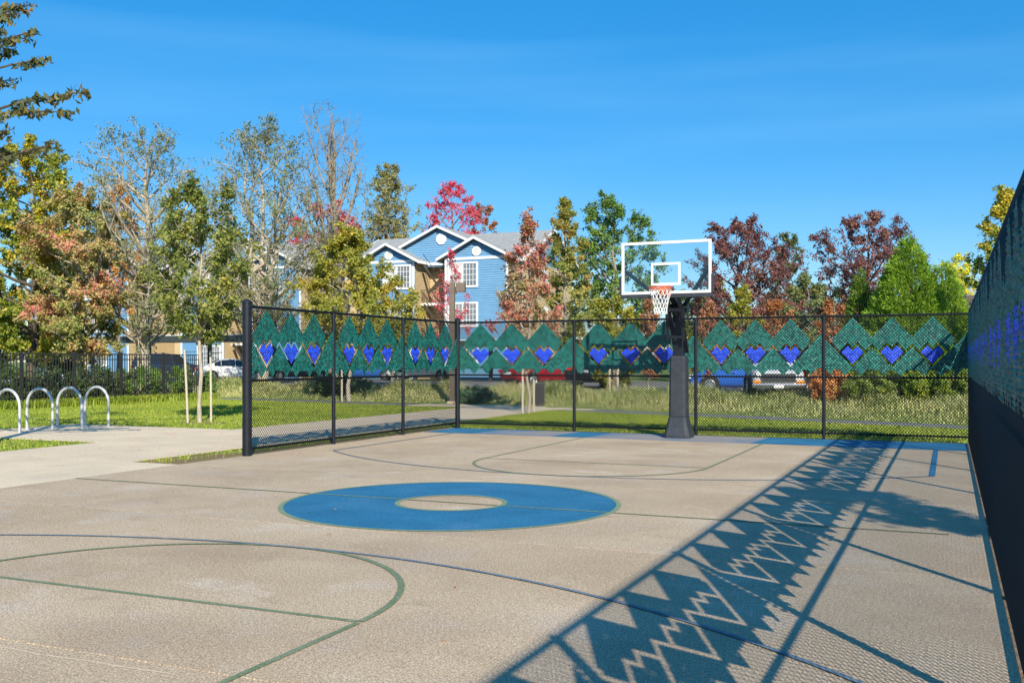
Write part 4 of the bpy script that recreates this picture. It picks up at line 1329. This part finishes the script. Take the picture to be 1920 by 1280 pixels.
tree('shrub', 'brown-leaved bush behind the pickup', 1452, 50, 565, 715, 48, LM['brown'], 3600, .17, 'shrub', style='round', nl=22, trunk_r=.06, seed=45)
tree('broadleaf_tree', 'dull olive tree behind the brown bush', 1515, 52, 515, 715, 60, LM['grey_green'], 5200, .18, style='round', nl=24, trunk_r=.09, seed=46)
tree('shrub', 'dark brown bush left of the small conifer', 1565, 47, 560, 715, 34, LM['brown'], 2400, .16, 'shrub', style='round', nl=18, trunk_r=.05, seed=47)
tree('broadleaf_tree', 'golden yellow tree near the right fence', 1795, 74, 484, 620, 46, LM['yellow'], 4200, .22, style='round', nl=24, trunk_r=.12, rise=.9, seed=48)
tree('broadleaf_tree', 'green and gold tree showing above the right fence', 1885, 33, 355, 560, 62, LM['green_yellow'], 5200, .15, style='ovoid', nl=26, trunk_r=.10, seed=49)
# tree just outside the picture on the right; its shade reaches the court
tree_obj('broadleaf_tree', 'street tree outside the right fence, shading the court', 'tree', (3.75, 5.75, BASE), 5.4, 3.5, .72, LM['green'], 2200, .13, style='round', nl=18, trunk_r=.07, seed=50)

for k, (px, d, yt, hw, lm, lab) in enumerate(((1268, 78, 545, 62, 'dark_green', 'dark green tree mass far behind the hoop pole'), (1345, 84, 530, 70, 'olive', 'olive tree far behind the salmon bush'),
        (1480, 80, 540, 66, 'dark_green', 'dark tree far behind the brown bush'), (1570, 76, 545, 60, 'dark_green', 'dark tree far behind the small conifer'), (1860, 60, 560, 60, 'dark_green', 'dark tree behind the right fence below the gold one'), (-14, 52, 520, 60, 'dark_green', 'dark tree low at the left edge behind the iron fence'), (105, 56, 560, 60, 'dark_green', 'dark bush tree behind the red-tinged tree'))):
    tree('broadleaf_tree', lab, px, d, yt, 690, hw, LM[lm], 2600, .3, style='round', nl=20, trunk_r=.1, seed=90 + k)
# --- conifers
def conifer(label, px, depth, ytop, ybot, hw, leafm, n, leaf, seed, power=.85):
    x, y, _ = spot(px, depth)
    zg = float(ground_z(x, y))
    H = high(ytop, depth) - zg; Rr = hw / F * depth
    rg = np.random.default_rng(seed)
    t = thing('conifer_tree', (x, y, zg), label, 'tree')
    MB().tube([(0, 0, -.2), (0, 0, H * .9)], [Rr * .10, .02], 8).build('trunk', M['bark_dark'], t, smooth=True)
    # upward sprays: each spray a little cluster on the surface, outline broken by lobes
    ns = n // 14
    h = 1 - np.sqrt(rg.uniform(0.0, 1, ns)) * .985
    an = rg.uniform(0, 2 * math.pi, ns)
    lobes = 1 + .06 * np.sin(an * 5 + h * 9) + .05 * np.sin(an * 11 - h * 23) + .05 * np.sin(h * 60 + an * 3)
    rad = Rr * np.clip(1 - h, 0, 1) ** power * lobes * rg.uniform(.70, 1.0, ns) ** .5
    skirt = np.clip(h / .06, .72, 1)
    rad = rad * skirt
    S = np.stack([np.cos(an) * rad, np.sin(an) * rad, .15 + h * (H - .15)], 1)
    out = np.stack([np.cos(an), np.sin(an), np.full(ns, .9)], 1)
    k = rg.integers(0, ns, n)
    C = S[k] + out[k] * (rg.uniform(-.8, .6, n) * leaf * 1.3)[:, None] + rg.normal(size=(n, 3)) * leaf * .42
    a = out[k] + rg.normal(size=(n, 3)) * .45; a /= np.linalg.norm(a, axis=1, keepdims=True)
    b = np.cross(a, rg.normal(size=(n, 3))); b /= np.linalg.norm(b, axis=1, keepdims=True)
    s = (leaf * rg.uniform(.6, 1.35, n))[:, None]
    V = np.stack([C - a * s * .5, C + b * s * .2, C + a * s * .6, C - b * s * .2], 1).reshape(-1, 3)
    link('crown', np_mesh('crown', V, 4, np.arange(n * 4).reshape(n, 4)), leafm, t)
    return t
conifer('bright green cone-shaped conifer, the largest, near the right corner', 1702, 36, 440, 730, 122, LM['conifer'], 95000, .10, 61, .80)
conifer('smaller green conifer left of the largest one', 1612, 38, 500, 720, 44, LM['conifer_deep'], 22000, .10, 62, .7)
conifer('second conifer peak just right of the largest one', 1768, 38, 486, 730, 72, LM['conifer'], 44000, .10, 63, .6)
conifer('dark spruce by the right fence below the yellow tree', 1800, 46, 545, 720, 40, LM['spruce'], 7000, .17, 64, .8)

# --- shrubs and hedge
def shrub(label, px, depth, ytop, hw, leafm, n, leaf, seed, cat='shrub', zg=None, name='shrub', squash=1.0):
    x, y, _ = spot(px, depth)
    if zg is None: zg = float(ground_z(x, y))
    H = high(ytop, depth) - zg
    return tree_obj(name, label, cat, (x, y, zg), H, .12, hw / F * depth, leafm, n, leaf, style='round', nl=24, trunk_r=.035, rise=.8, seed=seed, sec=6, twig=4)
shrub('orange-brown bush beside the silver pickup', 1552, 31.5, 690, 42, LM['orange_brown'], 2600, .11, 71)
shrub('green hedge bush left of the corner, by the orange bush', 1638, 30.5, 688, 48, LM['hedge'], 3800, .10, 72)
shrub('green hedge bush in the middle under the conifers', 1710, 30.2, 684, 50, LM['hedge'], 4200, .10, 73)
shrub('green hedge bush against the right corner post', 1786, 29.8, 686, 48, LM['hedge'], 4000, .10, 74)
shrub('dark bush on the lawn behind the side fence', 628, 43.5, 708, 48, LM['dark_green'], 3200, .13, 75)
shrub('low grey-green bush right of the dark bush', 682, 42.5, 718, 34, LM['blue_green'], 1800, .12, 76)
shrub('low blue-green bush beside the lamp post', 893, 37.5, 728, 34, LM['blue_green'], 1900, .11, 77)
for k, (px, d, yt, hw) in enumerate(((18, 35.5, 690, 60), (112, 37, 694, 56), (190, 39.5, 690, 50), (262, 42, 690, 46), (330, 44.5, 692, 44))):
    shrub(('shaded dark shrub behind the iron fence at the left edge', 'dark shrub behind the iron fence and second bike rack', 'dark leafy shrub behind the iron fence below the left tree',
           'green shrub behind the iron fence under the pale trunk', 'green shrub behind the right end of the iron fence')[k], px, d, yt, hw, LM['dark_green'] if k < 3 else LM['green'], 3000, .13, 80 + k)
shrub('glossy green bush at the end of the iron fence', 390, 44, 700, 17, LM['green'], 900, .12, 86)

# --- stakes with straps
def stake(px, depth, ytop, label, lean=0.0, w=.06, zg=BASE):
    x, y, _ = spot(px, depth)
    h = high(ytop, depth) - zg
    t = thing('tree_stake', (x, y, zg), label, 'stake', 'wooden tree stakes')
    mb = MB(); mb.tube([(0, 0, -.3), (lean * CT * .5, lean * ST * .5, h * .5), (lean * CT, lean * ST, h)], [w * .5, w * .48, w * .46], 8)
    mb.build('shaft', M['wood_stake'], t, smooth=True)
    dx = .32 if lean < 0 or px in (350, 640, 980, 1143) else -.32
    st = MB().tube([(lean * CT, lean * ST, h - .06), (lean * CT + dx * CT, lean * ST + dx * ST, h - .05)], .012, 6)
    st.build('tie_strap', M['black_trim'], t)
stake(353, 26.0, 655, 'weathered leaning stake left of the young green tree', -.10)
stake(396, 26.6, 657, 'weathered stake right of the young green tree', -.02)
stake(641, 40.3, 690, 'left tree stake under the olive tree behind the side fence', 0, .09)
stake(655, 41.2, 692, 'right tree stake under the olive tree behind the side fence', 0, .09)
stake(980, 30.8, 672, 'left tree stake under the red and olive young tree', 0, .075)
stake(1001, 31.3, 675, 'right tree stake under the red and olive young tree', 0, .075)
stake(1143, 41.5, 680, 'left pale stake under the yellow-olive bush', 0, .09, .2)
stake(1158, 42.0, 680, 'right pale stake under the yellow-olive bush', 0, .11, .2)

# mulch ring at the staked tree
x, y, _ = spot(377, 26.2)
pts = [(x + (.62 + .08 * math.sin(3 * a_)) * math.cos(a_), y + (.62 + .08 * math.cos(2 * a_)) * math.sin(a_)) for a_ in [2 * math.pi * k / 28 for k in range(28)]]
sheet('mulch_ring', pts, BASE + .014, M['soil'], 'ring of brown mulch around the staked tree')

# ------------------------------------------------------------------ grass and leaf litter
def blades(name, label, pts, h, w, leafm, rg, lean=.35, seg2=False, cat='grass'):
    n = len(pts)
    P = np.asarray(pts, float)
    an = rg.uniform(0, 2 * math.pi, n)
    side = np.stack([np.cos(an), np.sin(an), np.zeros(n)], 1)
    ln = np.stack([-np.sin(an), np.cos(an), np.zeros(n)], 1) * (rg.normal(0, lean, n))[:, None]
    hh = (np.broadcast_to(h, (n,)) * rg.uniform(.55, 1.25, n))[:, None]
    ww = (w * rg.uniform(.7, 1.3, n))[:, None]
    up = np.array([0, 0, 1.0])
    if not seg2:
        V = np.stack([P - side * ww, P + side * ww, P + (up + ln) * hh], 1).reshape(-1, 3)
        me = np_mesh(name, V, 3, np.arange(n * 3).reshape(n, 3))
    else:
        mid = P + (up * .95 + ln * .35) * hh * .6
        tip = P + (up * .85 + ln * 1.5) * hh
        V = np.stack([P - side * ww, P + side * ww, mid + side * ww * .8, mid - side * ww * .8, tip + side * ww * .15, tip - side * ww * .15], 1).reshape(-1, 3)
        b = (np.arange(n) * 6)[:, None]
        me = np_mesh(name, V, 4, np.concatenate([b + [[0, 1, 2, 3]], b + [[3, 2, 4, 5]]], 0))
    o = link(name, me, leafm)
    return tag(o, label, cat, kind='stuff')
LM['lawn'] = leaf_mat('lawn_blades', [(0, (.12, .19, .018)), (.5, (.26, .33, .035)), (.85, (.37, .40, .06)), (1, (.48, .43, .13))], cscale=.5, trans=.3)
LM['tall_grass'] = leaf_mat('tall_grass_blades', [(0, (.16, .23, .07)), (.35, (.34, .38, .13)), (.7, (.54, .52, .23)), (1, (.66, .55, .33))], cscale=.35, trans=.3, clump=.5)
rg = np.random.default_rng(7)
def on_hard(x, y):
    m = (x > -15.55) & (x < -10.9) & (y < 12.2)
    m |= (x > -15.55) & (x < -12.0) & (y < 33.3)
    m |= (x > -10.96) & (x < .9) & (y < 21.3)
    m |= (x > -11.5) & (x < .6) & (y > 12) & (y < 21.68) & (rg.uniform(size=x.shape) > .12)
    m |= (x > -20.65) & (x < -15.4) & (y > 14.75) & (y < 18.85)
    m |= (x > -18.3) & (x < -10.8) & (y > 31.1) & (y < 33.3)
    m |= np.abs(y - path_y(x)) < .8
    return m
N = 190000
x = np.concatenate([rg.uniform(-42, -15.4, N), rg.uniform(-12.1, -10.9, 6000), rg.uniform(-12.5, 6, 60000)])
y = np.concatenate([rg.uniform(11, 36, N), rg.uniform(12, 33, 6000), rg.uniform(21.4, 31.5, 60000)])
ok = ~on_hard(x, y) & (y < path_y(x) + .9)
x, y = x[ok], y[ok]
blades('lawn_grass', 'short green lawn grass around the court', np.stack([x, y, ground_z(x, y) - .004], 1), .062, .012, LM['lawn'], rg)
N = 60000
x = rg.uniform(-42, 12, N); t_ = rg.uniform(.85, 5.3, N)
y = path_y(x) + t_
ok = ~on_hard(x, y) & ~((x < -29) & (t_ < 0))
x, y, t_ = x[ok], y[ok], t_[ok]
# clumped
cxs = rg.uniform(-42, 12, 420); cts = rg.uniform(1.0, 5.0, 420)
k = rg.integers(0, 420, len(x))
x = np.where(rg.uniform(size=len(x)) < .7, cxs[k] + rg.normal(0, .22, len(x)), x)
t_ = np.where(rg.uniform(size=len(x)) < .7, np.clip(cts[k] + rg.normal(0, .2, len(x)), .85, 5.3), t_)
y = path_y(x) + t_
blades('tall_grass', 'tall straw-green ornamental grass on the bank before the parking lot', np.stack([x, y, ground_z(x, y) - .01], 1), (.36) * (.30 + .70 * sstep(.85, 2.8, t_) + .75 * sstep(3.2, 5.0, t_)) * (.75 + .35 * np.sin(x * 1.7 + t_ * 2.1) * np.sin(x * .6)), .013, LM['tall_grass'], rg, lean=.62, seg2=True)
# longer weeds along the iron fence
x = rg.normal(-29.1, .25, 7000); y = rg.uniform(20, 34, 7000)
blades('fence_weeds', 'long uncut grass along the foot of the iron fence', np.stack([x, y, np.full(7000, BASE - .01)], 1), .34, .014, LM['lawn'], rg, lean=.4, seg2=True)
# fallen leaves
n = 1500
x = np.concatenate([rg.uniform(-30, -11, n), rg.uniform(-10.5, 0.2, 26)]); y = np.concatenate([rg.uniform(12, 31, n), rg.uniform(4, 21, 26)])
z = np.where(x < -10.9, BASE + .05, .012)
Vv, Ff = quads(np.stack([x, y, z], 1), .06, rg, .7, 0, .05)
V3 = Vv.reshape(-1, 4, 3); V3[:, :, 2] = z[:, None] + (V3[:, :, 2] - z[:, None]) * .15
tag(link('fallen_leaves', np_mesh('fallen_leaves', V3.reshape(-1, 3), 4, Ff), LM['orange_brown']), 'scattered fallen autumn leaves on the lawn and court', 'leaves', kind='stuff')
